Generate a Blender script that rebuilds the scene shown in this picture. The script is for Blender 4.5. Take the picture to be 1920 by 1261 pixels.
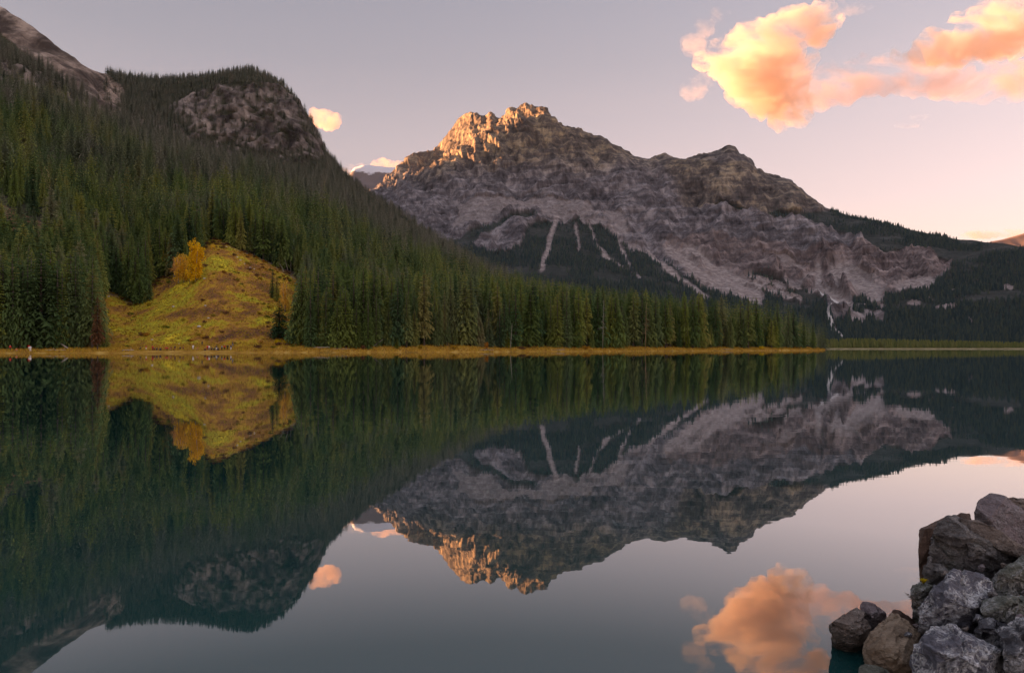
import bpy, bmesh, math, random
import numpy as np
from mathutils import Vector, Matrix

for o in list(bpy.data.objects):
    bpy.data.objects.remove(o, do_unlink=True)
SC = bpy.context.scene
COL = SC.collection
random.seed(7)
RNG = np.random.default_rng(11)

# ------------------------------------------------------------------ camera
CAMZ = 1.6                 # metres above the lake
FPX = 1280.0               # 24 mm lens on a 1920 px wide frame
CX, HY = 960.0, 652.0      # the horizon's row
cam = bpy.data.cameras.new('camera')
cam.lens = 24.0
cam.sensor_width = 36.0
cam.shift_y = (HY - 630.5) / 1920.0
cam.clip_start = 0.1
cam.clip_end = 60000.0
cam_o = bpy.data.objects.new('camera', cam)
COL.objects.link(cam_o)
cam_o.location = (0, 0, CAMZ)
cam_o.rotation_euler = (math.radians(90), 0, 0)
SC.camera = cam_o

# ------------------------------------------------------------------ world, sun, exposure
SUN_EL = math.radians(6.0)
SUN_AZ = math.radians(19.0)      # towards the far side of due left
SUN_DIR = Vector((-math.cos(SUN_AZ) * math.cos(SUN_EL), math.sin(SUN_AZ) * math.cos(SUN_EL), math.sin(SUN_EL)))
NISHITA = 0.0055
W = bpy.data.worlds.new('World')
SC.world = W
W.use_nodes = True
nt = W.node_tree
nt.nodes.clear()
def wn(t): return nt.nodes.new(t)
out = wn('ShaderNodeOutputWorld'); bg = wn('ShaderNodeBackground')
sky = wn('ShaderNodeTexSky'); sky.sky_type = 'NISHITA'; sky.sun_disc = False
sky.sun_elevation = SUN_EL
sky.sun_rotation = math.atan2(SUN_DIR.x, SUN_DIR.y)
sky.altitude = 1300; sky.air_density = 1.0; sky.dust_density = 1.0; sky.ozone_density = 1.0
tc = wn('ShaderNodeTexCoord'); sep = wn('ShaderNodeSeparateXYZ')
nt.links.new(tc.outputs['Generated'], sep.inputs[0])
ramp = wn('ShaderNodeValToRGB')
stops = [(0.0, (0.0980, 0.0654, 0.0482)), (0.1, (0.0972, 0.0658, 0.0525)), (0.19, (0.0847, 0.0615, 0.0576)), (0.29, (0.0667, 0.0525, 0.0529)), (0.38, (0.0495, 0.0426, 0.0456)), (0.46, (0.0413, 0.0378, 0.0426)), (0.62, (0.0482, 0.0460, 0.0525)), (1.0, (0.0654, 0.0641, 0.0740))]  # stops above the frame raised to brighten the shaded land
el = ramp.color_ramp.elements
while len(el) < len(stops): el.new(0.5)
for e, (p, c) in zip(el, stops):
    e.position = p; e.color = (*c, 1)
nt.links.new(sep.outputs['Z'], ramp.inputs[0])
# dusk sky lightens left to right; unseen part behind raised to light the land
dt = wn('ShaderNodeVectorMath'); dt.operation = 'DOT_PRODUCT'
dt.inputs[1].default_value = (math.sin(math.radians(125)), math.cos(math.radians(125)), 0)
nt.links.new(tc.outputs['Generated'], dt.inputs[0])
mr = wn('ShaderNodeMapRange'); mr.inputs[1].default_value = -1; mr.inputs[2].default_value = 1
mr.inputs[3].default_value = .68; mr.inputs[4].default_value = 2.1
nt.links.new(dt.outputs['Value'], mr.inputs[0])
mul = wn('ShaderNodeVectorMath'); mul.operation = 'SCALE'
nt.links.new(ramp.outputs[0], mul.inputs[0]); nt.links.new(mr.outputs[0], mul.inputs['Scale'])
sc_ = wn('ShaderNodeVectorMath'); sc_.operation = 'SCALE'; sc_.inputs['Scale'].default_value = NISHITA
nt.links.new(sky.outputs[0], sc_.inputs[0])
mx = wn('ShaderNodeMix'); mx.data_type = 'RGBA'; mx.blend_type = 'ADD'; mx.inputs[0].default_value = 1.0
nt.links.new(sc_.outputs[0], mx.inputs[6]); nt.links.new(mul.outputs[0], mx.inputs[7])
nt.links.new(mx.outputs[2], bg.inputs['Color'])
bg.inputs['Strength'].default_value = 1.0
nt.links.new(bg.outputs[0], out.inputs['Surface'])

sun = bpy.data.lights.new('sun', 'SUN')
sun.energy = 5.0; sun.angle = math.radians(0.5); sun.color = (1.0, .47, .20)
sun_o = bpy.data.objects.new('sun', sun)
COL.objects.link(sun_o)
sun_o.rotation_euler = SUN_DIR.to_track_quat('Z', 'Y').to_euler()

vs = SC.view_settings
vs.view_transform = 'Standard'; vs.look = 'None'; vs.exposure = 3.05; vs.gamma = 1.0; vs.use_curve_mapping = False
SC.render.engine = 'CYCLES'
cy = SC.cycles
DENOISE = True
cy.max_bounces = 12; cy.diffuse_bounces = 3; cy.glossy_bounces = 3; cy.transmission_bounces = 2
cy.volume_bounces = 6; cy.transparent_max_bounces = 32
cy.use_denoising = DENOISE
cy.denoiser = 'OPENIMAGEDENOISE'
cy.denoising_input_passes = 'RGB_ALBEDO_NORMAL'
cy.use_adaptive_sampling = False
cy.caustics_reflective = False; cy.caustics_refractive = False
cy.sample_clamp_indirect = 4.0

HAZE = 0.6e-5
# ------------------------------------------------------------------ helpers
def P(px, py, Y):
    """a picture position of the photograph at the distance Y -> world point"""
    return ((px - CX) / FPX * Y, Y, CAMZ + (HY - py) / FPX * Y)

def tag(o, label=None, cat=None, group=None, kind=None):
    if label: o['label'] = label
    if cat: o['category'] = cat
    if group: o['group'] = group
    if kind: o['kind'] = kind
    return o

def link(name, me, mat=None, parent=None):
    o = bpy.data.objects.new(name, me)
    COL.objects.link(o)
    if mat is not None and me is not None and len(me.materials) == 0: me.materials.append(mat)
    if parent is not None: o.parent = parent
    return o

def empty(name, loc, rz=0.0):
    o = bpy.data.objects.new(name, None)
    COL.objects.link(o)
    o.location = loc; o.rotation_euler = (0, 0, rz); o.empty_display_size = .5
    return o

def mesh_np(name, V, F, smooth=True):
    """V (n,3), F (m,3|4) int arrays -> mesh"""
    V = np.asarray(V, np.float32); F = np.asarray(F, np.int32)
    me = bpy.data.meshes.new(name)
    me.vertices.add(len(V)); me.vertices.foreach_set('co', V.ravel())
    k = F.shape[1]
    me.loops.add(F.size); me.loops.foreach_set('vertex_index', F.ravel())
    me.polygons.add(len(F))
    me.polygons.foreach_set('loop_start', np.arange(0, F.size, k, dtype=np.int32))
    me.polygons.foreach_set('use_smooth', np.full(len(F), smooth))
    me.update(calc_edges=True)
    return me

def fattr(me, name, arr):
    a = me.attributes.new(name, 'FLOAT', 'POINT')
    a.data.foreach_set('value', np.ascontiguousarray(arr, np.float32).ravel())

# gradient noise on numpy arrays
def _h(ix, iy, iz, seed):
    h = (ix.astype(np.uint32) * np.uint32(374761393) + iy.astype(np.uint32) * np.uint32(668265263)
         + iz.astype(np.uint32) * np.uint32(2147483647 & 1274126177) + np.uint32(seed * 974711 & 0xffffffff))
    h = (h ^ (h >> np.uint32(13))) * np.uint32(1274126177)
    h = h ^ (h >> np.uint32(16))
    h = h * np.uint32(2246822519)
    return h ^ (h >> np.uint32(15))

_G = np.array([(1,1,0),(-1,1,0),(1,-1,0),(-1,-1,0),(1,0,1),(-1,0,1),(1,0,-1),(-1,0,-1),
               (0,1,1),(0,-1,1),(0,1,-1),(0,-1,-1),(1,1,0),(-1,1,0),(0,-1,1),(0,-1,-1)], np.float32)
def noise(x, y, z=0.0, seed=0):
    x = np.asarray(x, np.float32); y = np.asarray(y, np.float32)
    x, y, z = np.broadcast_arrays(x, y, np.asarray(z, np.float32))
    fx, fy, fz = np.floor(x), np.floor(y), np.floor(z)
    ix, iy, iz = fx.astype(np.int32), fy.astype(np.int32), fz.astype(np.int32)
    x, y, z = x - fx, y - fy, z - fz
    u = x*x*x*(x*(x*6-15)+10); v = y*y*y*(y*(y*6-15)+10); w = z*z*z*(z*(z*6-15)+10)
    r = 0.0
    for a in (0, 1):
        for b in (0, 1):
            for c in (0, 1):
                g = _G[_h(ix+a, iy+b, iz+c, seed) & np.uint32(15)]
                d = g[..., 0]*(x-a) + g[..., 1]*(y-b) + g[..., 2]*(z-c)
                r = r + d * (u if a else 1-u) * (v if b else 1-v) * (w if c else 1-w)
    return r

def fbm(x, y, z=0.0, oct=5, seed=0, gain=.5):
    s, a, f = 0.0, 1.0, 1.0
    for i in range(oct):
        s = s + a * noise(x*f, y*f, np.asarray(z)*f, seed + i); a *= gain; f *= 2.03
    return s

def ridged(x, y, z=0.0, oct=5, seed=0, gain=.5):
    s, a, f = 0.0, 1.0, 1.0
    for i in range(oct):
        s = s + a * (1 - 2*np.abs(noise(x*f, y*f, np.asarray(z)*f, seed + i))); a *= gain; f *= 2.07
    return s / 2

def sstep(a, b, x):
    t = np.clip((x - a) / (b - a), 0, 1)
    return t*t*(3-2*t)

def inpoly(px, py, poly):
    inside = np.zeros(px.shape, bool)
    n = len(poly)
    for i in range(n):
        x1, y1 = poly[i]; x2, y2 = poly[(i+1) % n]
        if y1 == y2: continue
        c = ((y1 > py) != (y2 > py)) & (px < (x2-x1)*(py-y1)/(y2-y1) + x1)
        inside ^= c
    return inside

def linedist(px, py, pts):
    d = np.full(px.shape, 1e9, np.float32)
    for (x1, y1), (x2, y2) in zip(pts[:-1], pts[1:]):
        L = (x2-x1)**2 + (y2-y1)**2
        t = np.clip(((px-x1)*(x2-x1) + (py-y1)*(y2-y1)) / L, 0, 1)
        d = np.minimum(d, np.hypot(px - x1 - t*(x2-x1), py - y1 - t*(y2-y1)))
    return d

def grid_faces(R, C):
    i = np.arange(R*C).reshape(R, C)
    a, b, c, d = i[:-1, :-1], i[:-1, 1:], i[1:, 1:], i[1:, :-1]
    return np.stack([a, b, c, d], -1).reshape(-1, 4)

def blur_cols(A, k):
    ker = np.hanning(2*k+3)[1:-1]; ker /= ker.sum()
    Ap = np.pad(A, ((0, 0), (k, k)), mode='edge')
    return np.stack([np.convolve(r, ker, 'valid') for r in Ap])

# ------------------------------------------------------------------ material helpers
class NT:
    def __init__(s, name):
        s.m = bpy.data.materials.new(name); s.m.use_nodes = True
        s.t = s.m.node_tree; s.n = s.t.nodes; s.n.clear()
        s.out = s.n.new('ShaderNodeOutputMaterial')
    def node(s, t, **kw):
        n = s.n.new(t)
        for k, v in kw.items(): setattr(n, k, v)
        return n
    def link(s, a, b): s.t.links.new(a, b)
    def setin(s, sock, v):
        if v is None: return
        if hasattr(v, 'is_output'): s.link(v, sock)
        elif isinstance(v, tuple) and len(v) == 3 and sock.type == 'RGBA': sock.default_value = (*v, 1)
        else: sock.default_value = v
    def coord(s, kind='Object', scale=(1, 1, 1), rot=(0, 0, 0)):
        t = s.node('ShaderNodeTexCoord'); m = s.node('ShaderNodeMapping')
        m.inputs['Scale'].default_value = scale; m.inputs['Rotation'].default_value = rot
        s.link(t.outputs[kind], m.inputs['Vector']); return m.outputs[0]
    def noise(s, vec, scale, detail=6, rough=.6, dist=0.0):
        n = s.node('ShaderNodeTexNoise'); s.link(vec, n.inputs['Vector'])
        n.inputs['Scale'].default_value = scale; n.inputs['Detail'].default_value = detail
        n.inputs['Roughness'].default_value = rough; n.inputs['Distortion'].default_value = dist
        return n.outputs[0]
    def ramp(s, fac, stops, interp='LINEAR'):
        r = s.node('ShaderNodeValToRGB'); r.color_ramp.interpolation = interp
        e = r.color_ramp.elements
        while len(e) < len(stops): e.new(.5)
        for q, (p, c) in zip(e, stops):
            q.position = p; q.color = (*c, 1) if isinstance(c, tuple) else (c, c, c, 1)
        s.link(fac, r.inputs[0]); return r.outputs[0]
    def mix(s, fac, a, b, mode='MIX'):
        m = s.node('ShaderNodeMix', data_type='RGBA', blend_type=mode)
        s.setin(m.inputs[0], fac); s.setin(m.inputs[6], a); s.setin(m.inputs[7], b); return m.outputs[2]
    def math(s, op, a, b=None, c=None, clamp=False):
        m = s.node('ShaderNodeMath', operation=op); m.use_clamp = clamp
        s.setin(m.inputs[0], a); s.setin(m.inputs[1], b)
        if c is not None: s.setin(m.inputs[2], c)
        return m.outputs[0]
    def attr(s, name, typ='GEOMETRY'):
        a = s.node('ShaderNodeAttribute', attribute_name=name, attribute_type=typ)
        return a.outputs['Fac']
    def bump(s, h, strength, dist):
        b = s.node('ShaderNodeBump'); s.link(h, b.inputs['Height'])
        b.inputs['Strength'].default_value = strength; b.inputs['Distance'].default_value = dist
        return b.outputs[0]
    def bsdf(s, color, rough=.9, normal=None, spec=.2, **kw):
        b = s.node('ShaderNodeBsdfPrincipled')
        s.setin(b.inputs['Base Color'], color); s.setin(b.inputs['Roughness'], rough)
        b.inputs['Specular IOR Level'].default_value = spec
        if normal is not None: s.link(normal, b.inputs['Normal'])
        for k, v in kw.items(): s.setin(b.inputs[k], v)
        s.link(b.outputs[0], s.out.inputs['Surface']); return s.m

def plain(name, c, rough=.8, spec=.2, var=0.0, scale=4.0):
    t = NT(name)
    if var:
        n = t.noise(t.coord('Object'), scale, 5)
        lo = tuple(max(0, v*(1-var)) for v in c); hi = tuple(v*(1+var) for v in c)
        return t.bsdf(t.ramp(n, [(.3, lo), (.7, hi)]), rough, spec=spec)
    return t.bsdf(c, rough, spec=spec)
# ------------------------------------------------------------------ water and lake bed
def water_material():
    t = NT('lake_water')
    v = t.coord('Object')
    lw = t.node('ShaderNodeFresnel'); lw.inputs['IOR'].default_value = 1.33
    # long lazy wavelets, finer towards the shore; amplitudes of millimetres
    n1 = t.noise(t.coord('Object', (.35, 1.6, 1)), 1.0, 3, .5)
    n2 = t.noise(t.coord('Object', (2.2, 6.0, 1)), 1.0, 2, .5)
    h = t.math('ADD', t.math('MULTIPLY', n1, 1.0), t.math('MULTIPLY', n2, .16))
    breeze = t.ramp(t.noise(t.coord('Object', (.012, .035, 1)), 1.0, 4, .6), [(.40, .45), (.62, 1.5)])
    h = t.math('MULTIPLY', h, breeze)
    nrm = t.bump(h, 1.0, .0011)
    body = t.node('ShaderNodeBsdfDiffuse'); body.inputs['Color'].default_value = (.005, .037, .038, 1)
    gl = t.node('ShaderNodeBsdfGlossy'); gl.inputs['Roughness'].default_value = .012
    gl.inputs['Color'].default_value = (.97, .985, 1.0, 1)
    t.link(nrm, gl.inputs['Normal'])
    fac = t.ramp(lw.outputs[0], [(0, .10), (.10, .17), (.16, .36), (.25, .57), (.40, .73), (.60, .85), (1, .96)])
    ms = t.node('ShaderNodeMixShader')
    t.link(fac, ms.inputs[0]); t.link(body.outputs[0], ms.inputs[1]); t.link(gl.outputs[0], ms.inputs[2])
    t.link(ms.outputs[0], t.out.inputs['Surface'])
    return t.m

S = 9300.0
lake = link('lake_water', mesh_np('lake_water', [(-S, -3000, 0), (S, -3000, 0), (S, 2600, 0), (-S, 2600, 0)], [(0, 1, 2, 3)], False), water_material())
tag(lake, 'still teal lake mirroring the mountains and the dusk sky', 'lake', kind='structure')
gm = NT('valley_soil')
gm = gm.bsdf(gm.ramp(gm.noise(gm.coord('Object'), .02, 8), [(.3, (.035, .04, .025)), (.7, (.09, .085, .05))]), .95)
ground = link('ground', mesh_np('ground', [(-9400, -3400, -7), (9400, -3400, -7), (9400, 9400, -7), (-9400, 9400, -7)], [(0, 1, 2, 3)], False), gm)
tag(ground, 'dark valley ground under the lake and the hills', 'ground', kind='structure')

# ------------------------------------------------------------------ terrain from profiles
def profile_grid(cols, K, pxs, rows, blur):
    """cols: {px: [(Y, z or ('p', py)) ...K]} -> Y, Z arrays (rows, len(pxs)) with smooth profiles"""
    keys = sorted(cols)
    Yk = np.zeros((K, len(keys))); Zk = np.zeros((K, len(keys)))
    for j, k in enumerate(keys):
        assert len(cols[k]) == K, (k, len(cols[k]))
        for i, (Y, z) in enumerate(cols[k]):
            Yk[i, j] = Y; Zk[i, j] = (CAMZ + (HY - z[1]) / FPX * Y) if isinstance(z, tuple) else z
    Yc = np.stack([np.interp(pxs, keys, Yk[i]) for i in range(K)])
    Zc = np.stack([np.interp(pxs, keys, Zk[i]) for i in range(K)])
    if blur: Yc, Zc = blur_cols(Yc, blur), blur_cols(Zc, blur)
    # rows: parameter = index of the control point, monotone cubic (Fritsch-Carlson) on it
    tt = np.asarray(rows)
    def mono(Cc):
        d = np.diff(Cc, axis=0)
        m = np.zeros_like(Cc); m[1:-1] = np.where(d[:-1]*d[1:] > 0, 2*d[:-1]*d[1:]/(d[:-1]+d[1:]+1e-9), 0)
        m[0] = d[0]; m[-1] = d[-1]
        i = np.clip(np.floor(tt).astype(int), 0, K-2); f = (tt - i)[:, None]
        h00 = 2*f**3-3*f**2+1; h10 = f**3-2*f**2+f; h01 = -2*f**3+3*f**2; h11 = f**3-f**2
        return h00*Cc[i] + h10*m[i] + h01*Cc[i+1] + h11*m[i+1]
    return mono(Yc), mono(Zc)

def normals(X, Y, Z):
    du = np.stack([np.gradient(a, axis=1) for a in (X, Y, Z)], -1)
    dv = np.stack([np.gradient(a, axis=0) for a in (X, Y, Z)], -1)
    n = np.cross(du, dv); n /= np.linalg.norm(n, axis=-1, keepdims=True) + 1e-9
    return n

def picture(X, Y, Z):
    return CX + X / Y * FPX, HY - (Z - CAMZ) / Y * FPX

def p(y): return ('p', y)
# ---- the near hillside on the left shore (lake edge to the forested shoulder)
A = {
 -1500: [(120, -4), (135, 0), (150, 2), (260, 60), (420, 170), (600, 300), (780, 420), (950, 540), (1150, 640), (1400, 660)],
 -600: [(170, -4), (184, 0), (204, 2), (320, 60), (440, 130), (590, 225), (740, 330), (900, 450), (1080, 590), (1350, 600)],
 -150: [(185, -4), (199, 0), (221, 2.2), (328, 59), (445, 122), (595, 220), (730, 315), (880, 420), (1030, 545), (1250, 540)],
 0:    [(189, -4), (203, 0), (225, 2.2), (330, p(430)), (450, p(330)), (600, p(218)), (740, p(140)), (870, p(85)), (1000, p(20)), (1200, 470)],
 100:  [(194, -4), (208, 0), (232, 2.4), (335, p(440)), (470, p(345)), (640, p(235)), (770, p(180)), (880, p(140)), (1000, p(95)), (1200, 415)],
 185:  [(198, -4), (212, 0), (236, 2.5), (330, p(520)), (470, p(375)), (640, p(265)), (790, p(228)), (930, p(190)), (1060, p(146)), (1300, 425)],
 240:  [(200, -4), (214, 0), (238, 2.6), (335, p(548)), (475, p(385)), (650, p(285)), (860, p(245)), (1080, p(200)), (1400, p(156)), (1650, 540)],
 310:  [(204, -4), (218, 0), (241, 2.6), (345, p(520)), (490, p(390)), (680, p(305)), (950, p(265)), (1190, p(200)), (1450, p(160)), (1700, 560)],
 400:  [(209, -4), (222, 0), (243, 2.8), (362, p(466)), (520, p(375)), (750, p(318)), (1110, p(287)), (1240, p(178)), (1450, p(151)), (1700, 560)],
 470:  [(213, -4), (226, 0), (246, 2.8), (372, p(490)), (520, p(395)), (750, p(335)), (1120, p(292)), (1225, p(172)), (1430, p(138)), (1700, 565)],
 535:  [(217, -4), (230, 0), (250, 2.8), (375, p(515)), (520, p(415)), (750, p(355)), (1110, p(303)), (1200, p(200)), (1370, p(168)), (1650, 480)],
 575:  [(219, -4), (233, 0), (252, 2.8), (350, p(560)), (510, p(430)), (750, p(368)), (1090, p(315)), (1180, p(240)), (1340, p(222)), (1600, 420)],
 610:  [(221, -4), (235, 0), (255, 2.8), (340, p(590)), (500, p(450)), (740, p(380)), (1050, p(332)), (1160, p(303)), (1320, p(290)), (1560, 330)],
 650:  [(224, -4), (238, 0), (258, 2.8), (335, p(602)), (480, p(480)), (710, p(415)), (1000, p(363)), (1140, p(345)), (1290, p(334)), (1520, 280)],
 700:  [(228, -4), (242, 0), (262, 2.8), (340, p(606)), (480, p(508)), (700, p(445)), (950, p(405)), (1100, p(390)), (1250, p(376)), (1470, 230)],
 800:  [(238, -4), (252, 0), (272, 2.8), (355, p(612)), (480, p(540)), (680, p(490)), (900, p(462)), (1050, p(450)), (1180, p(440)), (1400, 150)],
 880:  [(250, -4), (264, 0), (284, 2.8), (370, p(616)), (480, p(565)), (650, p(532)), (850, p(512)), (980, p(503)), (1100, p(497)), (1350, 90)],
 1000: [(270, -4), (285, 0), (306, 2.6), (400, p(622)), (500, p(592)), (620, p(582)), (760, p(585)), (900, p(596)), (1060, p(610)), (1300, 20)],
 1150: [(302, -4), (318, 0), (338, 2.4), (430, p(632)), (520, p(612)), (620, p(607)), (730, p(620)), (860, p(634)), (1000, p(642)), (1250, 6)],
 1300: [(342, -4), (358, 0), (378, 2.2), (450, p(641)), (530, p(632)), (610, p(632)), (700, p(640)), (800, p(646)), (920, p(648)), (1200, 2)],
 1450: [(388, -4), (405, 0), (424, 2.0), (470, p(647.5)), (520, p(644)), (570, p(645)), (630, p(648)), (700, p(649)), (800, p(650.5)), (1100, -3)],
 1530: [(432, -4), (446, 0), (462, 1.4), (480, p(649)), (505, p(648)), (530, p(648.5)), (560, p(650)), (600, p(651)), (660, -1), (900, -6)],
 1552: [(450, -5), (464, -2), (474, -.6), (486, .2), (505, .2), (525, 0), (550, -1), (590, -3), (660, -5), (900, -7)],
 1590: [(460, -7), (470, -6.5), (480, -6), (490, -6), (505, -6), (525, -6), (550, -6), (590, -6.5), (660, -7), (900, -7)],
}
pxsA = np.concatenate([np.arange(-1500, -150, 25), np.arange(-150, 1591, 3.0)])
rowsA = np.concatenate([np.linspace(0, 2, 22)[:-1], np.linspace(2, 3, 46)[:-1], np.linspace(3, 8, 230)[:-1], np.linspace(8, 9, 12)])
YA, ZA = profile_grid(A, 10, pxsA, rowsA, 7)
XA = (pxsA[None, :] - CX) / FPX * YA
pxA0, pyA0 = np.broadcast_to(pxsA[None, :], YA.shape), HY - (ZA - CAMZ) / YA * FPX
wx = 9 * fbm(pxA0/38, pyA0/38, 3.1, 4, 21); wy = 9 * fbm(pxA0/38, pyA0/38, 7.7, 4, 22)
qx, qy = pxA0 + wx, pyA0 + wy
fineq = fbm(pxA0/9, pyA0/9, 1.2, 3, 23)
cliffA = inpoly(qx, qy, [(318, 196), (350, 178), (410, 166), (470, 158), (520, 163), (555, 190), (590, 240), (612, 285), (590, 300), (540, 292), (480, 280), (430, 262), (370, 245), (335, 222)]).astype(float)
broken = inpoly(qx, qy, [(215, 235), (250, 222), (320, 225), (380, 245), (470, 285), (560, 300), (600, 315), (520, 315), (420, 300), (330, 275), (250, 262)]).astype(float) * sstep(-.1, .25, fineq)
band = inpoly(qx, qy, [(-200, 60), (0, 128), (60, 143), (120, 165), (205, 212), (215, 225), (170, 226), (110, 205), (40, 178), (0, 168), (-200, 110)]).astype(float)
spur = inpoly(qx*.6 + pxA0*.4, qy*.6 + pyA0*.4, [(-700, -330), (-200, -80), (0, 0), (60, 55), (190, 128), (228, 172), (222, 224), (190, 218), (150, 178), (100, 140), (0, 68), (-200, -5), (-700, -200)]).astype(float)
meadow_poly = [(170, 668), (186, 560), (196, 541), (225, 556), (252, 566), (270, 545), (290, 524), (318, 518), (345, 512), (372, 470), (392, 452), (415, 452), (447, 474), (500, 496), (545, 520), (574, 542), (572, 566), (566, 600), (562, 645), (600, 668)]
meadowA = inpoly(pxA0 + wx*.35, pyA0 + wy*.35, meadow_poly).astype(float) * (YA < 420)
shoreA = sstep(21, 12, YA - np.interp(pxsA, sorted(A), [A[k][1][0] for k in sorted(A)])[None, :])
shoreA = np.maximum(shoreA * .999, 0)
track = sstep(9, 4, linedist(pxA0 + .4*wx, pyA0 + .4*wy, [(414, 450), (450, 470), (505, 492), (566, 530)]))*(YA < 420)*.9
track = np.maximum(track, sstep(5, 2, linedist(pxA0 + .3*wx, pyA0 + .3*wy, [(186, 540), (215, 553), (245, 566)]))*(YA < 420)*.8)
bareA = inpoly(qx, qy, [(-160, 360), (0, 386), (45, 396), (95, 428), (110, 455), (80, 475), (0, 470), (-160, 470)]).astype(float) * (YA < 460)
rockA = np.clip(cliffA*sstep(-.35, -.1, fineq + .4*fbm(pxA0/22, pyA0/22, 4.4, 2, 24)) + broken + band*sstep(-.3, .0, fineq), 0, 1)
NA = normals(XA, YA, ZA)
far_ = sstep(230, 420, YA)
far_ = far_ * sstep(1.5, 14, ZA)
d = far_ * (6 * fbm(XA/120, YA/120, ZA/120, 5, 31)) + sstep(520, 700, YA) * 7 * fbm(XA/60, YA/60, ZA/60, 4, 33)
d = d + blur_cols(rockA, 2) * (13 * ridged(XA/48, YA/48, ZA/120, 5, 35) - 5 + 4*ridged(XA/14, YA/14, ZA/40, 3, 34)) + spur * 3 * ridged(XA/30, YA/70, ZA/60, 4, 36)
d = d + .35 * fbm(XA/9, YA/9, 0, 4, 37) * sstep(.3, 1.5, ZA) + meadowA * .25 * fbm(XA/3.5, YA/3.5, 0, 3, 38)
ridge_keep = 1 - .6*np.exp(-((rowsA - 8)/.35)**2)[:, None]
XA = XA + NA[..., 0]*d*ridge_keep; YA = YA + NA[..., 1]*d*ridge_keep; ZA = ZA + NA[..., 2]*d*ridge_keep
pxA, pyA = picture(XA, YA, ZA)
RA, CA = XA.shape
meA = mesh_np('hillside', np.stack([XA, YA, ZA], -1).reshape(-1, 3), grid_faces(RA, CA), False)
for nme, arr in (('rock', rockA), ('spur', spur), ('meadow', meadowA), ('shore', shoreA), ('bare', bareA), ('track', track)):
    fattr(meA, nme, blur_cols(arr, 1))

def hillside_material():
    t = NT('hillside_ground')
    v = t.coord('Object')
    rn = t.noise(t.coord('Object', (1, 1, .6)), .03, 10, .68)
    rock = t.ramp(rn, [(.38, (.028, .022, .02)), (.47, (.088, .071, .063)), (.54, (.155, .127, .112)), (.66, (.30, .245, .21))])
    soil = t.ramp(t.noise(v, .05, 8), [(.35, (.018, .022, .012)), (.65, (.05, .045, .025))])
    scr = t.ramp(t.noise(t.coord('Object', (1, .25, .25), (0, 0, .6)), .06, 8, .65), [(.38, (.05, .037, .03)), (.48, (.115, .088, .072)), (.53, (.19, .145, .118)), (.62, (.34, .27, .22))])
    g1 = t.noise(v, .035, 6, .62); g2 = t.noise(t.coord('Object', (1, .45, .45)), .13, 8, .72); g3 = t.noise(v, 1.1, 5, .7)
    mix = t.math('ADD', t.math('MULTIPLY', g1, .5), t.math('ADD', t.math('MULTIPLY', g2, .42), t.math('MULTIPLY', g3, .10)))
    grass = t.ramp(mix, [(.40, (.10, .048, .024)), (.455, (.22, .10, .03)), (.49, (.35, .175, .028)), (.52, (.40, .27, .02)), (.555, (.30, .28, .02)), (.595, (.60, .44, .022)), (.65, (.68, .47, .04))])
    sedge = t.ramp(t.noise(t.coord('Object', (1, .3, 1)), .35, 6, .65), [(.3, (.20, .10, .018)), (.5, (.36, .20, .025)), (.7, (.50, .33, .09))])
    bare = t.ramp(t.noise(v, .12, 8, .7), [(.35, (.05, .04, .022)), (.52, (.15, .075, .04)), (.68, (.30, .15, .09))])
    c = t.mix(t.attr('rock'), soil, rock)
    c = t.mix(t.attr('spur'), c, scr)
    c = t.mix(t.attr('bare'), c, bare)
    c = t.mix(t.attr('meadow'), c, grass)
    c = t.mix(t.attr('track'), c, t.ramp(g2, [(.38, (.10, .07, .05)), (.5, (.19, .145, .11)), (.64, (.36, .30, .24))]))
    c = t.mix(t.math('MULTIPLY', t.attr('shore'), t.ramp(g2, [(.36, .25), (.47, 1.0)])), c, sedge)
    h = t.math('ADD', t.math('MULTIPLY', rn, 6.0), t.math('MULTIPLY', g3, .25))
    return t.bsdf(c, .95, t.bump(h, .55, 1.0), .1)
hill = link('hillside', meA, hillside_material())
tag(hill, 'steep forested hillside with a golden meadow rising from the left shore', 'hillside', kind='structure')

# ---- the main mountain beyond the lake's head
sil = [(600, 420), (650, 392), (690, 366), (705, 356), (735, 331), (752, 312), (765, 298), (788, 291), (812, 285), (824, 273), (833, 261), (848, 240), (858, 226), (869, 216), (890, 213), (898, 219), (905, 218), (916, 215),
       (929, 224), (944, 224), (953, 212), (961, 205), (985, 204), (1012, 200), (1024, 206), (1032, 215), (1044, 229), (1056, 236), (1092, 249), (1134, 267), (1160, 276), (1190, 292), (1215, 298),
       (1249, 295), (1277, 301), (1318, 294), (1346, 291), (1358, 286), (1366, 281), (1374, 287), (1382, 294), (1399, 300), (1418, 321), (1463, 337), (1501, 354), (1540, 386), (1583, 403), (1660, 419),
       (1741, 437), (1792, 449), (1869, 456), (1920, 465), (2100, 486), (2400, 520), (2800, 550)]
sx, sy = zip(*sil)
ridgeY = ([600, 700, 770, 805, 822, 833, 870, 960, 1030, 1100, 1318, 1340, 1350, 1382, 1394, 1424, 1540, 1740, 1920, 2400, 2800],
          [4100, 4250, 4450, 4680, 4880, 4780, 4420, 3900, 3600, 3520, 3440, 4600, 4720, 4380, 4100, 3400, 3050, 2650, 2350, 2000, 1800])
crest = ([600, 700, 740, 785, 830, 870, 900, 960, 1000, 1034, 1060], [430, 372, 356, 333, 305, 281, 264, 238, 222, 217, 239])
B = {}
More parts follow.
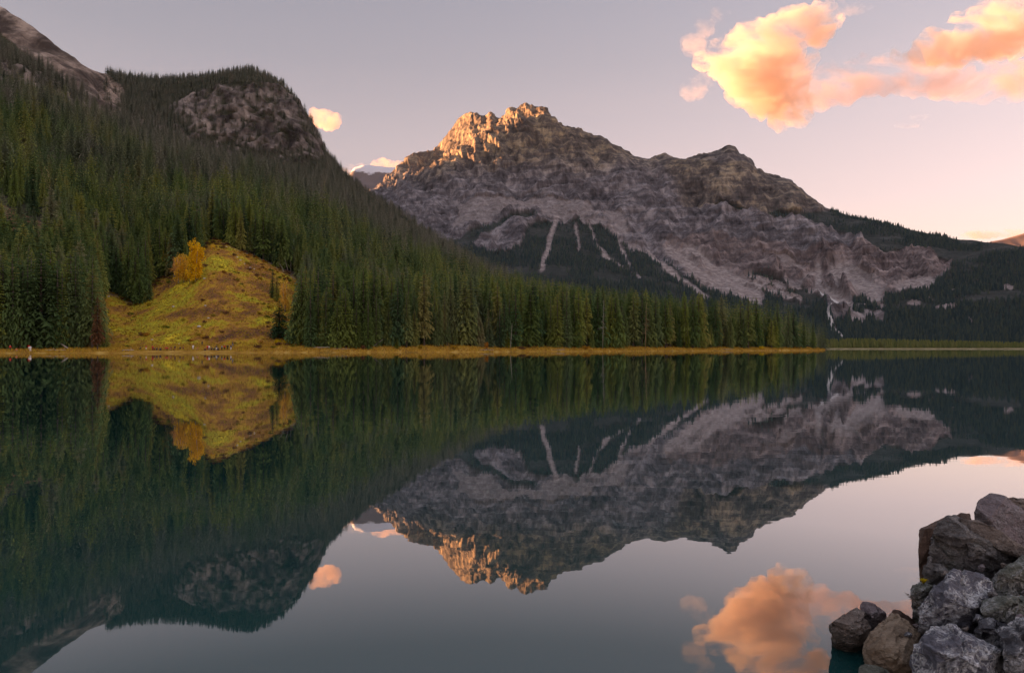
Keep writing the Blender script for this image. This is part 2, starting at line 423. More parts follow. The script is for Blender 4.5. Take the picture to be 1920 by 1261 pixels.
for k in sorted(set(list(sx) + [760, 800, 850, 880, 910, 935, 1000, 1300, 1450, 1600, 1700, 1830])):
    ry = float(np.interp(k, sx, sy)); rY = float(np.interp(k, *ridgeY))
    cY = float(np.interp(k, [600, 1034, 1060, 1540, 1920, 2800], [3400, 3440, 3430, 2960, 2280, 1760]))
    cy_ = float(np.interp(k, *crest)) if k <= 1056 else ry + 3
    rY = max(rY, cY + 25); cy_ = max(cy_, ry + 2.5)
    mid = [float(np.interp(k, xs, ys)) for xs, ys in (
        ([600, 1000, 1400, 1600, 1920, 2800], [575, 575, 600, 612, 610, 618]),
        ([600, 1000, 1200, 1400, 1560, 1700, 1920, 2800], [470, 490, 515, 550, 562, 560, 560, 590]),
        ([600, 900, 1100, 1300, 1450, 1560, 1760, 1920, 2800], [445, 408, 425, 470, 505, 520, 525, 530, 575]),
        ([600, 800, 950, 1150, 1300, 1450, 1560, 1760, 1920, 2800], [440, 366, 345, 355, 390, 415, 440, 478, 500, 562]))]
    dd = [1750, 2250, 2700, 3060]
    f = (cY - 1250) / (3440 - 1250)
    dd = [1250 + (q - 1250) * f for q in dd]
    B[k] = [(930, -3), (955, .3), (985, 1.5), (1230, p(647.5)), (dd[0], p(mid[0])), (dd[1], p(mid[1])), (dd[2], p(mid[2])), (dd[3], p(mid[3])), (cY, p(cy_)),
            (cY + (rY - cY)*.55, p(cy_ - (cy_ - ry)*.12)), (rY, p(ry)), (rY + 500, CAMZ + (HY - ry)/FPX*rY - 600)]
pxsB = np.concatenate([np.arange(600, 690, 6), np.arange(690, 1930, 1.8), np.arange(1930, 2801, 20)])
rowsB = np.concatenate([np.linspace(0, 3, 30)[:-1], np.linspace(3, 5, 90)[:-1], np.linspace(5, 8, 220)[:-1], np.linspace(8, 10, 75)[:-1], np.linspace(10, 11, 12)])
YB, ZB = profile_grid(B, 12, pxsB, rowsB, 2)
XB = (pxsB[None, :] - CX) / FPX * YB
px0, py0 = np.broadcast_to(pxsB[None, :], YB.shape), HY - (ZB - CAMZ) / YB * FPX
wx = 8 * fbm(px0/30, py0/30, 3.1, 4, 41); wy = 8 * fbm(px0/30, py0/30, 7.7, 4, 42)
qx, qy = px0 + wx, py0 + wy
hx, hy = px0 + wx*.4, py0 + wy*.4
F1 = [(560, 470), (800, 470), (866, 444), (900, 428), (940, 412), (975, 402), (1000, 400), (1008, 408), (975, 411), (945, 417), (905, 440), (884, 456), (905, 468), (930, 478), (958, 470), (982, 452), (990, 428), (1020, 416),
      (1060, 420), (1098, 416), (1122, 424), (1145, 440), (1180, 470), (1215, 474), (1250, 492), (1290, 520), (1330, 545), (1375, 556), (1388, 530), (1420, 516), (1470, 530), (1520, 548), (1548, 566), (1552, 600), (1575, 640), (1600, 700), (560, 700)]
F2 = [(1440, 396), (1490, 402), (1535, 400), (1560, 392), (1600, 402), (1700, 424), (1930, 455), (2800, 530), (2800, 700), (1590, 700), (1580, 632), (1564, 612), (1600, 590), (1590, 574), (1600, 560), (1660, 556), (1705, 548), (1745, 533),
      (1778, 505), (1786, 488), (1745, 474), (1700, 466), (1655, 472), (1620, 452), (1585, 436), (1540, 424), (1490, 412), (1445, 404)]
F3 = [(1332, 383), (1362, 382), (1402, 394), (1392, 398), (1350, 391)]
forestB = (inpoly(hx, hy, F1) | inpoly(hx, hy, F2) | inpoly(px0, py0, F3)).astype(float)
fw = fbm(px0/26, py0/26, 2.2, 4, 45)
screeB = np.zeros(px0.shape)
for pts, w in (([(1044, 408), (1032, 450), (1016, 505)], 6), ([(1078, 420), (1086, 470)], 3), ([(1102, 416), (1118, 462), (1158, 494), (1200, 522)], 4), ([(1148, 424), (1164, 468), (1192, 512)], 4),
               ([(1255, 468), (1310, 512), (1380, 548), (1420, 566)], 9), ([(1292, 470), (1350, 515), (1430, 560)], 7), ([(1215, 470), (1270, 520), (1330, 560)], 4), ([(1400, 520), (1470, 545)], 4), ([(1340, 505), (1440, 548), (1500, 566)], 5),
               ([(1534, 500), (1532, 540), (1560, 562), (1590, 574)], 6), ([(1560, 500), (1572, 545)], 6), ([(1580, 510), (1640, 552)], 16), ([(1690, 540), (1745, 528)], 9), ([(1545, 553), (1590, 572)], 8)):
    dl = linedist(hx, hy, pts); w = w*(1.9 if pts[0][0] > 1200 else 1.25)
    screeB = np.maximum(screeB, sstep(w*.95, w*.3, dl + 3.2*fw + 1.5*np.abs(fbm(px0/7, py0/7, 5.5, 2, 47))))
creek = sstep(3.4, 1.6, linedist(px0 + wx*.2, py0 + wy*.2, [(1530, 546), (1552, 560), (1574, 573), (1551, 588), (1550, 604), (1560, 620), (1584, 634)]))
for (ex, ey, ew, eh) in ((1776, 578, 19, 6), (1716, 569, 15, 5), (1615, 572, 12, 5), (1652, 577, 10, 5), (1790, 543, 12, 3), (1890, 541, 14, 4), (1610, 597, 14, 7), (1742, 560, 10, 3), (1820, 604, 4, 6), (1735, 622, 6, 3)):
    screeB = np.maximum(screeB, .9 * sstep(1.25, .7, np.hypot((hx-ex)/ew, (hy-ey)/eh) + .5*fw))
screeB = np.maximum(screeB, .55*inpoly(qx, qy, [(1575, 585), (1640, 582), (1668, 600), (1640, 618), (1590, 622)]) * sstep(-.1, .2, fw))
screeB = np.maximum(screeB, .55*inpoly(qx, qy, [(860, 380), (930, 372), (1040, 372), (1100, 385), (1130, 400), (1060, 412), (1000, 398), (960, 395), (890, 420), (850, 430)]))
for fan in ([(1225, 450), (1300, 465), (1425, 562), (1335, 548), (1260, 502)], [(1420, 470), (1520, 500), (1562, 552), (1480, 546)], [(1010, 398), (1165, 398), (1205, 476), (1170, 470), (1130, 428), (1060, 414)], [(1575, 500), (1650, 520), (1700, 545), (1640, 556), (1590, 548)]):
    screeB = np.maximum(screeB, .62*inpoly(qx, qy, fan)*sstep(-.25, .12, fw))
forestB = forestB * (1 - sstep(.25, .5, screeB)) * (1 - creek) * (YB > 1100)
pinkB = inpoly(qx, qy, [(1240, 460), (1300, 440), (1520, 470), (1600, 455), (1760, 470), (1790, 490), (1740, 535), (1600, 560), (1420, 565), (1320, 540)]).astype(float)
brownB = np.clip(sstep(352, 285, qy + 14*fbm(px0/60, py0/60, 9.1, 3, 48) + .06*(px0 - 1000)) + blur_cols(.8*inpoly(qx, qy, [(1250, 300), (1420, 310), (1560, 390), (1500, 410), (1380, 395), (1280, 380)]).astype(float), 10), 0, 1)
NB = normals(XB, YB, ZB)
rock_amt = (1 - blur_cols(forestB, 3)) * sstep(1300, 1700, YB)
s1 = np.clip(1 - screeB, .15, 1)
# gullies run down the face, flutes on the upper walls, dipping beds low on the left flank
u = px0/1280*3000; vv = ZB
gul = ridged((u + .15*vv)/260, vv/900, YB/1500, 5, 51)
flute = ridged(u/70, vv/520, 2.0, 4, 53)
beds = noise((u*.30 - vv*.95)/34, (u*.95 + vv*.3)/420, 1.0, 55) + .6*noise((u*.30 - vv*.95)/13, (u*.95 + vv*.3)/200, 3.0, 56)
lump = fbm(XB/140, YB/140, ZB/140, 6, 57)
bandz = np.abs(noise(u/900, (vv + 30*lump)/46, 5.0, 59))
calm = 1 - .62*sstep(8.1, 8.6, rowsB)[:, None]*sstep(1080, 1040, px0) - .55*sstep(7.0, 8.0, rowsB)[:, None]*sstep(1050, 1120, px0)
d = calm * rock_amt * s1 * (62*(gul - .45) + 34*(ridged((u + .5*vv)/120, vv/420, 2.7, 4, 52) - .45) + 11*lump + brownB*(30*(flute - .4)) + (1 - .7*brownB)*17*beds + 8*bandz + 7*(ridged(u/36, vv/60, 1.5, 3, 66) - .45) + 3.5*(ridged(u/15, vv/20, 4.5, 2, 67) - .4) + 10*(np.abs(((vv + 26*lump + .12*u)/48) % 1.0 - .5) - .25)*sstep(.0, .3, fbm(u/200, vv/90, 3, 3, 68) + .15))
crag = sstep(7.6, 8.2, rowsB)[:, None] * np.ones_like(px0)
d = d + crag*(34*ridged(u/95, vv/210, YB/400, 5, 61) - 16 + 26*(ridged(u/46, vv/260, 7.0, 3, 62) - .45) + 9*(ridged(u/18, vv/40, 3.0, 2, 69) - .4)) * sstep(1120, 1020, px0)
keep = 1 - .82*np.exp(-((rowsB - 10)/.13)**2)[:, None]
d = d*keep + (1 - keep)*rock_amt*(6*fbm(u/30, vv/60, 1, 4, 63))
d = d + sstep(1200, 1500, YB)*5*fbm(XB/90, YB/90, ZB/90, 4, 65)
XB = XB + NB[..., 0]*d; YB = YB + NB[..., 1]*d; ZB = ZB + NB[..., 2]*d
pxB, pyB = picture(XB, YB, ZB)
RB, CB = XB.shape
meB = mesh_np('mountain', np.stack([XB, YB, ZB], -1).reshape(-1, 3), grid_faces(RB, CB), False)
deltaB = sstep(1120, 1040, YB)
for nme, arr in (('forest', forestB), ('scree', screeB), ('pink', pinkB), ('brown', brownB), ('creek', creek), ('delta', deltaB)):
    fattr(meB, nme, blur_cols(arr, 1))

def mountain_material():
    t = NT('mountain_rock')
    v = t.coord('Object')
    r1 = t.noise(t.coord('Object', (1, 1, .45)), .011, 12, .7)
    r2 = t.noise(t.coord('Object', (1, 1, 1.0), (0, .32, 0)), .006, 10, .66, .4)
    fine = t.noise(t.coord('Object', (1, 1, .3)), .06, 6, .7)
    st = t.noise(t.coord('Object', (1, 1, .10)), .035, 8, .7)
    bd = t.noise(t.coord('Object', (.10, .10, 1), (0, .38, 0)), .05, 8, .72)
    r1 = t.math('ADD', t.math('MULTIPLY', r1, .40), t.math('ADD', t.math('MULTIPLY', st, .34), t.math('MULTIPLY', bd, .26)))
    base = t.ramp(r1, [(.41, (.028, .025, .027)), (.465, (.075, .067, .072)), (.50, (.108, .097, .104)), (.53, (.165, .149, .157)), (.61, (.33, .302, .312))])
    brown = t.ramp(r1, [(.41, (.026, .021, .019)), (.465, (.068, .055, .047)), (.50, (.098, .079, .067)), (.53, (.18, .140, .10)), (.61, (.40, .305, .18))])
    pink = t.ramp(r1, [(.41, (.04, .031, .031)), (.465, (.095, .074, .073)), (.50, (.135, .106, .104)), (.53, (.205, .163, .156)), (.61, (.38, .31, .29))])
    scree = t.ramp(fine, [(.36, (.14, .112, .107)), (.5, (.24, .20, .19)), (.64, (.36, .315, .30))])
    soil = t.ramp(fine, [(.3, (.012, .018, .016)), (.7, (.035, .042, .035))])
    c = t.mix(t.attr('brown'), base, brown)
    c = t.mix(t.attr('pink'), c, pink)
    c = t.mix(t.math('MULTIPLY', t.ramp(r2, [(.5, 0.0), (.68, .5)]), 1.0), c, (.07, .058, .058))
    c = t.mix(t.attr('scree'), c, scree)
    c = t.mix(t.math('MULTIPLY', t.attr('forest'), .85), c, soil)
    c = t.mix(t.attr('creek'), c, (.55, .52, .50))
    dl = t.ramp(t.noise(t.coord('Object', (1, .3, 1)), .08, 6), [(.35, (.12, .10, .04)), (.65, (.34, .28, .16))])
    c = t.mix(t.attr('delta'), c, dl)
    h = t.math('ADD', t.math('MULTIPLY', r1, 18.0), t.math('MULTIPLY', fine, 5.0))
    return t.bsdf(c, .95, t.bump(h, .8, 1.0), .1)
mountain = link('mountain', meB, mountain_material())
tag(mountain, 'massive grey rock mountain with a sunlit golden crest beyond the lake', 'mountain', kind='structure')

# ---- the snowy mountain far behind, the far hill on the right, the range that shades the valley from the west
def far_mound(name, sil, Y0, depth, mat, amp, sc, seed, base_py=640, step=3.0):
    xs, ys = zip(*sil)
    pxs = np.arange(xs[0], xs[-1] + .1, step); rows = np.concatenate([np.linspace(0, 1, 60)[:-1], np.linspace(1, 2, 16)])
    ry = np.interp(pxs, xs, ys)
    Y = np.where(rows[:, None] < 1, Y0 - depth*(1 - rows[:, None]), Y0 + depth*(rows[:, None] - 1)) * np.ones_like(pxs)[None]
    zr = CAMZ + (HY - ry)/FPX*Y0
    Z = np.where(rows[:, None] < 1, zr[None]*rows[:, None]**1.15, zr[None]*(1 - .6*(rows[:, None] - 1)))
    X = (pxs[None] - CX)/FPX*Y0*np.ones_like(Y)
    dd = amp*ridged(X/sc, Y/sc, Z/sc, 5, seed) * (1 - .85*np.exp(-((rows - 1)/.08)**2))[:, None] * np.clip(rows*3, 0, 1)[:, None]
    Z = Z + dd - amp*.4*(1 - np.exp(-((rows - 1)/.08)**2))[:, None]
    return link(name, mesh_np(name, np.stack([X, Y, Z], -1).reshape(-1, 3), grid_faces(*X.shape)), mat)

SNOWA, SNOWB = .80, .87
t = NT('glacier_rock')
sn = t.noise(t.coord('Object', (1, 1, 2.2)), .0035, 9, .66)
geo = t.node('ShaderNodeNewGeometry'); sp = t.node('ShaderNodeSeparateXYZ'); t.link(geo.outputs['Normal'], sp.inputs[0])
alt = t.node('ShaderNodeSeparateXYZ'); t.link(geo.outputs['Position'], alt.inputs[0])
snow = t.math('ADD', t.math('MULTIPLY', sn, 1.1), t.math('ADD', t.math('MULTIPLY', sp.outputs[2], .25), t.math('MULTIPLY', t.math('SUBTRACT', alt.outputs[2], 1780.0), .0022)))
gmat = t.bsdf(t.mix(t.ramp(snow, [(.0, 0.0), (SNOWA, 0.0), (SNOWB, 1.0)]), (.11, .09, .095), (.55, .55, .60)), .85)
glac = far_mound('snow_mountain', [(560, 420), (620, 372), (652, 330), (664, 316), (680, 312), (700, 313), (722, 317), (752, 315), (790, 312), (850, 330), (930, 380)], 7200, 1800, gmat, 190, 520, 71)
tag(glac, 'distant snow-streaked mountain with a pale glacier cap in the gap', 'mountain', kind='structure')
t = NT('far_hill_ground')
hm = t.bsdf(t.ramp(t.noise(t.coord('Object'), .004, 8), [(.3, (.10, .065, .055)), (.7, (.20, .13, .105))]), .95)
fh = far_mound('far_hill', [(1780, 470), (1840, 458), (1880, 450), (1920, 438), (2000, 410), (2150, 380), (2400, 370), (2700, 400)], 6500, 1500, hm, 60, 500, 73)
tag(fh, 'distant brown hill rising at the right edge of the picture', 'hill', kind='structure')
# western range: an unseen ridge off to the left, added to keep the sun off the valley
WEST_X = -6200.0
WEST = ([-3000, 3000, 6850, 7100, 9300], [1570, 1570, 1570, 2150, 2400])  # ridge heights shaped for their shadow; northern rise shades the far shoulder
n_ = 100; m_ = 30
s_ = np.linspace(-1, 1, m_)[:, None]; yy = np.linspace(-3000, 9300, n_)[None]
base = WEST_X + 0*yy
zz = (np.interp(yy, WEST[0], WEST[1]) + 90*ridged(yy/700, 0*yy, .5, 4, 81) - 50)
Zw = zz*(1 - np.abs(s_)**1.3) + 60*fbm(base/400 + s_*3, yy/400, 0, 4, 83)*(1 - np.abs(s_)) - 8
Xw = base + s_*1500 + 0*yy; Yw = yy + 0*s_
wr = link('shading_range', mesh_np('shading_range', np.stack([Xw, Yw, Zw], -1).reshape(-1, 3), grid_faces(m_, n_)), hm)
tag(wr, 'long unseen mountain range to the west, shaped to shade the valley', 'mountain range', kind='structure')
# ------------------------------------------------------------------ vegetation: prototype shapes
def crown_material(name, stops, tint_lo, tint_hi, trans=.0):
    """foliage: colour varies per tree (random), per instance tint (0..1: lush olive .. grey and dry) and within the crown"""
    t = NT(name)
    info = t.node('ShaderNodeObjectInfo')
    n = t.noise(t.coord('Object'), 34, 3, .6)
    c = t.ramp(info.outputs['Random'], stops)
    c = t.mix(t.math('MULTIPLY', n, .6), c, t.mix(1.0, c, (.6, .6, .6), 'MULTIPLY'))
    if tint_lo is not None:
        c = t.mix(t.attr('tint', 'INSTANCER'), c, t.mix(info.outputs['Random'], tint_lo, tint_hi))
    d_ = t.node('ShaderNodeBsdfDiffuse'); tr_ = t.node('ShaderNodeBsdfTranslucent'); ms = t.node('ShaderNodeMixShader')
    t.link(c, d_.inputs['Color']); t.link(c, tr_.inputs['Color']); ms.inputs[0].default_value = .38
    t.link(d_.outputs[0], ms.inputs[1]); t.link(tr_.outputs[0], ms.inputs[2]); t.link(ms.outputs[0], t.out.inputs['Surface'])
    return t.m
M_SPRUCE = crown_material('spruce_needles', [(0, (.05, .095, .04)), (.2, (.17, .225, .05)), (.4, (.085, .155, .06)), (.6, (.28, .31, .055)), (.78, (.115, .19, .07)), (.9, (.34, .34, .065)), (1, (.27, .23, .07))], (.11, .122, .08), (.27, .245, .185))
M_FAR = crown_material('far_hazed_needles', [(0, (.05, .082, .09)), (.5, (.08, .118, .115)), (1, (.115, .14, .105))], (.16, .19, .06), (.25, .25, .08))  # bluish needle colour also stands in for distance haze
M_LIME = crown_material('lime_needles', [(0, (.14, .17, .02)), (1, (.20, .20, .025))], None, None)
M_GOLD = crown_material('gold_leaves', [(0, (.88, .50, .015)), (.5, (.90, .60, .02)), (1, (.88, .46, .02))], (.70, .36, .12), (.75, .42, .16))
M_BUSH = crown_material('bush_leaves', [(0, (.36, .25, .02)), (.5, (.45, .25, .025)), (1, (.42, .18, .03))], None, None)
M_YEL0 = crown_material('olive_leaves', [(0, (.30, .24, .03)), (1, (.40, .30, .03))], None, None)
M_RUST = crown_material('rust_needles', [(0, (.16, .075, .035)), (1, (.20, .10, .05))], None, None)
M_BARK = plain('spruce_bark', (.12, .10, .085), .95, var=.4, scale=3)
M_PALE = plain('pale_bark', (.34, .30, .25), .9, var=.35, scale=2)
M_DEAD = plain('weathered_wood', (.27, .24, .22), .9, var=.35, scale=2)

def spruce_crown(seed, whorls, nb, twigs, slim=.12, start=.06, ragged=.3):
    """unit-height spruce crown: whorls of drooping boughs, each a spine with side twigs"""
    r = random.Random(seed)
    V, F = [], []
    def tri(a, b, c):
        i = len(V); V.extend((a, b, c)); F.append((i, i+1, i+2))
    for w in range(whorls):
        f = (w + r.uniform(-.3, .3)) / whorls
        f = min(max(f, 0), 1)
        h = start + (1 - start - .02) * f**.92
        R = slim * ((1 - f)**.72) * (1 if f > .12 else .72 + 2.3*f) + .006
        n = max(3, int(nb*(1 - .45*f)))
        a0 = r.uniform(0, 6.28)
        for b in range(n):
            if r.random() < .07: continue
            a = a0 + 6.2832*b/n + r.uniform(-.25, .25)
            L = R*(1 + r.uniform(-ragged, ragged*.75))
            ca, sa = math.cos(a), math.sin(a)
            droop = L*(.55 - .95*f) + r.uniform(-.006, .006)
            def pt(s, side, up=0.0):
                z = h - droop*s*s + L*.10*math.sin(3.1*s) + up
                return (ca*L*s - sa*side, sa*L*s + ca*side, z)
            wd = L*(.34 + .14*f)
            ring = [pt(0, 0), pt(.55, 0), pt(1, 0)]
            # central blade
            tri(pt(.05, -wd*.25), pt(.05, wd*.25), pt(.98, 0, -.002))
            for k in range(twigs):
                s = .16 + .74*k/max(1, twigs-1) + r.uniform(-.05, .05)
                ww = wd*(1.08 - .62*s)*r.uniform(.7, 1.25)
                dz = -(L*r.uniform(.08, .30) + .004)
                for sd in (-1, 1):
                    tri(pt(max(s-.17, 0), 0), pt(min(s + .10, 1), 0), pt(s + .10*r.uniform(.2, 1.6), sd*ww, dz))
    # leader
    for k in range(3):
        a = k*2.1
        tri((.005*math.cos(a), .005*math.sin(a), .93), (.005*math.cos(a+2.1), .005*math.sin(a+2.1), .93), (0, 0, 1.0))
    return mesh_np('spruce_crown', V, F, False)

def cone_crown(seed, layers=6, spokes=7, slim=.13):
    r = random.Random(seed)
    V, F = [], []
    for k in range(layers):
        f = k/layers
        h0 = .05 + .93*f; h1 = min(1.0, h0 + 1.75/layers)
        R = slim*((1-f)**.8)*r.uniform(.85, 1.15) + .008
        i = len(V); V.append((r.uniform(-.01, .01), r.uniform(-.01, .01), h1))
        for s in range(spokes*2):
            a = 6.2832*s/(spokes*2) + k
            q = R*(1 if s % 2 == 0 else .55)*r.uniform(.8, 1.2)
            V.append((q*math.cos(a), q*math.sin(a), h0 - (.025 if s % 2 == 0 else -.02)))
        for s in range(spokes*2): F.append((i, i+1+s, i+1+(s+1) % (spokes*2)))
    return mesh_np('far_crown', V, F, False)

def tube(path, radii, n=6, cap=True):
    """tapered tube along a polyline -> V, F(quads as 4, caps as tris doubled)"""
    V, F = [], []
    up = Vector((0, 0, 1))
    for i, (q, rr) in enumerate(zip(path, radii)):
        q = Vector(q)
        dv = (Vector(path[min(i+1, len(path)-1)]) - Vector(path[max(i-1, 0)])).normalized()
        a = dv.cross(Vector((1, 0, 0)) if abs(dv.x) < .8 else Vector((0, 1, 0))).normalized(); b = dv.cross(a)
        for k in range(n):
            t_ = 6.2832*k/n
            V.append(tuple(q + rr*(math.cos(t_)*a + math.sin(t_)*b)))
    for i in range(len(path)-1):
        for k in range(n):
            F.append((i*n+k, i*n+(k+1) % n, (i+1)*n+(k+1) % n, (i+1)*n+k))
    if cap:
        for base_, rev in ((0, True), ((len(path)-1)*n, False)):
            c = len(V); V.append(tuple(Vector(path[0] if rev else path[-1])))
            for k in range(n):
                e = (base_+(k+1) % n, base_+k) if rev else (base_+k, base_+(k+1) % n)
                F.append((e[0], e[1], c, c))
    return V, F

def tubes_mesh(name, items, n=6):
    me = bpy.data.meshes.new(name); V, F = [], []
    for path, radii in items:
        v, f = tube(path, radii, n); o_ = len(V); V += v
        F += [tuple(dict.fromkeys(tuple(i + o_ for i in q))) for q in f]
    me.from_pydata(V, [], F); me.update()
    me.polygons.foreach_set('use_smooth', np.full(len(me.polygons), True))
    return me

def trunk_mesh(h=.96, r0=.0105):
    return tubes_mesh('spruce_trunk', [([(0, 0, -.03), (.001, 0, .3), (0, .001, .7), (0, 0, h)], [r0*1.25, r0, r0*.6, .0015])], 7)

HI = [spruce_crown(100+i, 34, 10, 4, slim=s, start=st, ragged=rg) for i, (s, st, rg) in enumerate(((.105, .05, .3), (.13, .09, .4), (.09, .03, .28), (.12, .14, .5), (.15, .06, .35), (.10, .2, .6)))]
MIDL = [spruce_crown(200+i, 19, 7, 2, slim=s, start=st, ragged=.35) for i, (s, st) in enumerate(((.15, .05), (.19, .08), (.13, .12), (.17, .03), (.21, .10), (.14, .2)))]
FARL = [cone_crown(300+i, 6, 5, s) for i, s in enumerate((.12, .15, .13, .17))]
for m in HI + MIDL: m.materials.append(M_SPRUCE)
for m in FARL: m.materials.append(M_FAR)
TRUNK = trunk_mesh(); TRUNK.materials.append(M_BARK)

def proto_collection(name, meshes):
    c = bpy.data.collections.new(name)
    for i, m in enumerate(meshes):
        o = bpy.data.objects.new('%s_%02d' % (name, i), m)
        c.objects.link(o)
    return c
PC_HI = proto_collection('near_spruce_shape', HI)
PC_MID = proto_collection('spruce_shape', MIDL)
PC_FAR = proto_collection('far_spruce_shape', FARL)

def scatter(name, pts, scl, rot, tint, idx, coll, label, cat):
    me = bpy.data.meshes.new(name)
    me.vertices.add(len(pts)); me.vertices.foreach_set('co', np.asarray(pts, np.float32).ravel())
    a = me.attributes.new('scl', 'FLOAT_VECTOR', 'POINT'); a.data.foreach_set('vector', np.asarray(scl, np.float32).ravel())
    fattr(me, 'rotz', rot); fattr(me, 'tint', tint)
    a = me.attributes.new('idx', 'INT', 'POINT'); a.data.foreach_set('value', np.asarray(idx, np.int32))
    me.update()
    o = link(name, me)
    g = bpy.data.node_groups.new(name, 'GeometryNodeTree')
    g.interface.new_socket('Geometry', in_out='INPUT', socket_type='NodeSocketGeometry')
    g.interface.new_socket('Geometry', in_out='OUTPUT', socket_type='NodeSocketGeometry')
    N, Lk = g.nodes, g.links
    gi, go = N.new('NodeGroupInput'), N.new('NodeGroupOutput')
    iop = N.new('GeometryNodeInstanceOnPoints'); ci = N.new('GeometryNodeCollectionInfo')
    ci.inputs['Collection'].default_value = coll
    ci.inputs['Separate Children'].default_value = True; ci.inputs['Reset Children'].default_value = True
    def na(nm, ty):
        q = N.new('GeometryNodeInputNamedAttribute'); q.data_type = ty; q.inputs['Name'].default_value = nm; return q.outputs[0]
    cx_ = N.new('ShaderNodeCombineXYZ')
    Lk.new(gi.outputs[0], iop.inputs['Points']); Lk.new(ci.outputs[0], iop.inputs['Instance'])
    iop.inputs['Pick Instance'].default_value = True
    Lk.new(na('idx', 'INT'), iop.inputs['Instance Index'])
    Lk.new(na('rotz', 'FLOAT'), cx_.inputs['Z']); Lk.new(cx_.outputs[0], iop.inputs['Rotation'])
    Lk.new(na('scl', 'FLOAT_VECTOR'), iop.inputs['Scale'])
    Lk.new(iop.outputs[0], go.inputs[0])
    md = o.modifiers.new('scatter', 'NODES'); md.node_group = g
    tag(o, label, cat, kind='stuff')
    return o

def sample_cells(X, Y, Z, weight, n, rng):
    """n random points on a grid surface, probability = plan area x weight; also returns row/col of the cell"""
    a = np.hypot(X[:-1, 1:] - X[:-1, :-1], Y[:-1, 1:] - Y[:-1, :-1]); b = np.hypot(X[1:, :-1] - X[:-1, :-1], Y[1:, :-1] - Y[:-1, :-1])
    ux, uy = X[:-1, 1:] - X[:-1, :-1], Y[:-1, 1:] - Y[:-1, :-1]; vx, vy = X[1:, :-1] - X[:-1, :-1], Y[1:, :-1] - Y[:-1, :-1]
    w = np.abs(ux*vy - uy*vx) * weight[:-1, :-1]
    cdf = np.cumsum(w.ravel()); tot = cdf[-1]
    k = np.searchsorted(cdf, rng.random(n)*tot); k = np.minimum(k, w.size-1)
    i, j = np.divmod(k, w.shape[1]); s, t_ = rng.random(n), rng.random(n)
    def bi(Q): return Q[i, j]*(1-s)*(1-t_) + Q[i, j+1]*s*(1-t_) + Q[i+1, j]*(1-s)*t_ + Q[i+1, j+1]*s*t_
    return bi(X), bi(Y), bi(Z), i, j, tot

def thin(x, y, cell, rng):
    """one point at most per jittered cell"""
    key = np.floor(x/cell).astype(np.int64)*1000003 + np.floor(y/cell).astype(np.int64)
    _, first = np.unique(key, return_index=True)
    return np.sort(first)

# ------------------------------------------------------------------ forest on the near hillside
shore_px = np.array(sorted(A)); shore_Y = np.array([A[k][1][0] for k in shore_px])
def shoreY(px): return np.interp(px, shore_px, shore_Y)
sd = YA - shoreY(pxA)
fnz = fbm(XA/45, YA/45, 0, 3, 91)
dens = np.ones_like(XA)
dens *= (1 - sstep(.3, .6, meadowA)) * (sd > 11.5 + 4*fnz) * (ZA > .7) * (rowsA[:, None] < 8.35)
dens *= 1 - ((pxA < 192) & (rowsA[:, None] > 6.9))
dens *= np.clip(1 - rockA*1.05, .14, 1) * np.where(cliffA > .5, .35 + .65*(1 - rockA), 1) * (1 - .97*spur) * (1 - .97*bareA)
dens *= 1 - .93*((pxA < 108) & (YA > 268) & (YA < 430))
dens *= (pxA > -130) & (pxA < 1556)
dens *= np.where(YA > 620, .62 + .5*np.clip(fnz, -.6, .6), 1.0)
dens *= np.where(YA > 400, np.clip(.95 + 1.1*fbm(XA/22, YA/22, 0, 2, 99), .25, 1), 1.0)
xs, ys, zs, ii, jj, tot = sample_cells(XA, YA, ZA, dens * np.where(YA < 330, 2.2, 1.0), 90000, RNG)
o1 = RNG.permutation(len(xs)); xs, ys, zs, ii, jj = xs[o1], ys[o1], zs[o1], ii[o1], jj[o1]
near = ys < 430
keepi = np.concatenate([np.flatnonzero(near)[thin(xs[near], ys[near], 3.9, RNG)], np.flatnonzero(~near)[thin(xs[~near], ys[~near], 8.2, RNG)]])
xs, ys, zs, ii, jj = xs[keepi], ys[keepi], zs[keepi], ii[keepi], jj[keepi]
tpx, tpy = picture(xs, ys, zs)
tn = len(xs)
rr = RNG.random(tn)
H = np.interp(ys, [200, 300, 420, 620, 900, 1200, 1500], [27, 26, 27, 27, 22, 15, 12.5]) * (.42 + .80*rr**.8)
H = np.where((tpx < 210) & (ys < 290), 27 + 7*rr, H)
H *= np.where(rockA[ii, jj] > .4, .55, 1)
H *= np.interp(tpx, [1380, 1480, 1550], [1, .92, .62])
young = (RNG.random(tn) < .12) & (ys - shoreY(tpx) < 26)
H = np.where(young, H*.45, H)
# grey, thinning timber higher up; lush olive along the lower bench
tint = np.clip(sstep(470, 780, ys + 150*fbm(xs/130, ys/130, 0, 3, 95)) * .95 + .15*RNG.random(tn) + .55*sstep(.05, .4, fbm(xs/40, ys/40, 0, 3, 98)), 0, 1)
wid = RNG.uniform(.78, 1.38, tn)
# the front ranks become single trees, the wood behind them one mass
fd = ys - shoreY(tpx)
cand = (tpx > -6) & (tpx < 1552) & (fd < 60) & (ys < 520)
score = np.where(cand, fd - 8*rr + np.where(tpx < 220, -6, 0) + np.maximum(0, (tpx - 900)/60), 1e9)
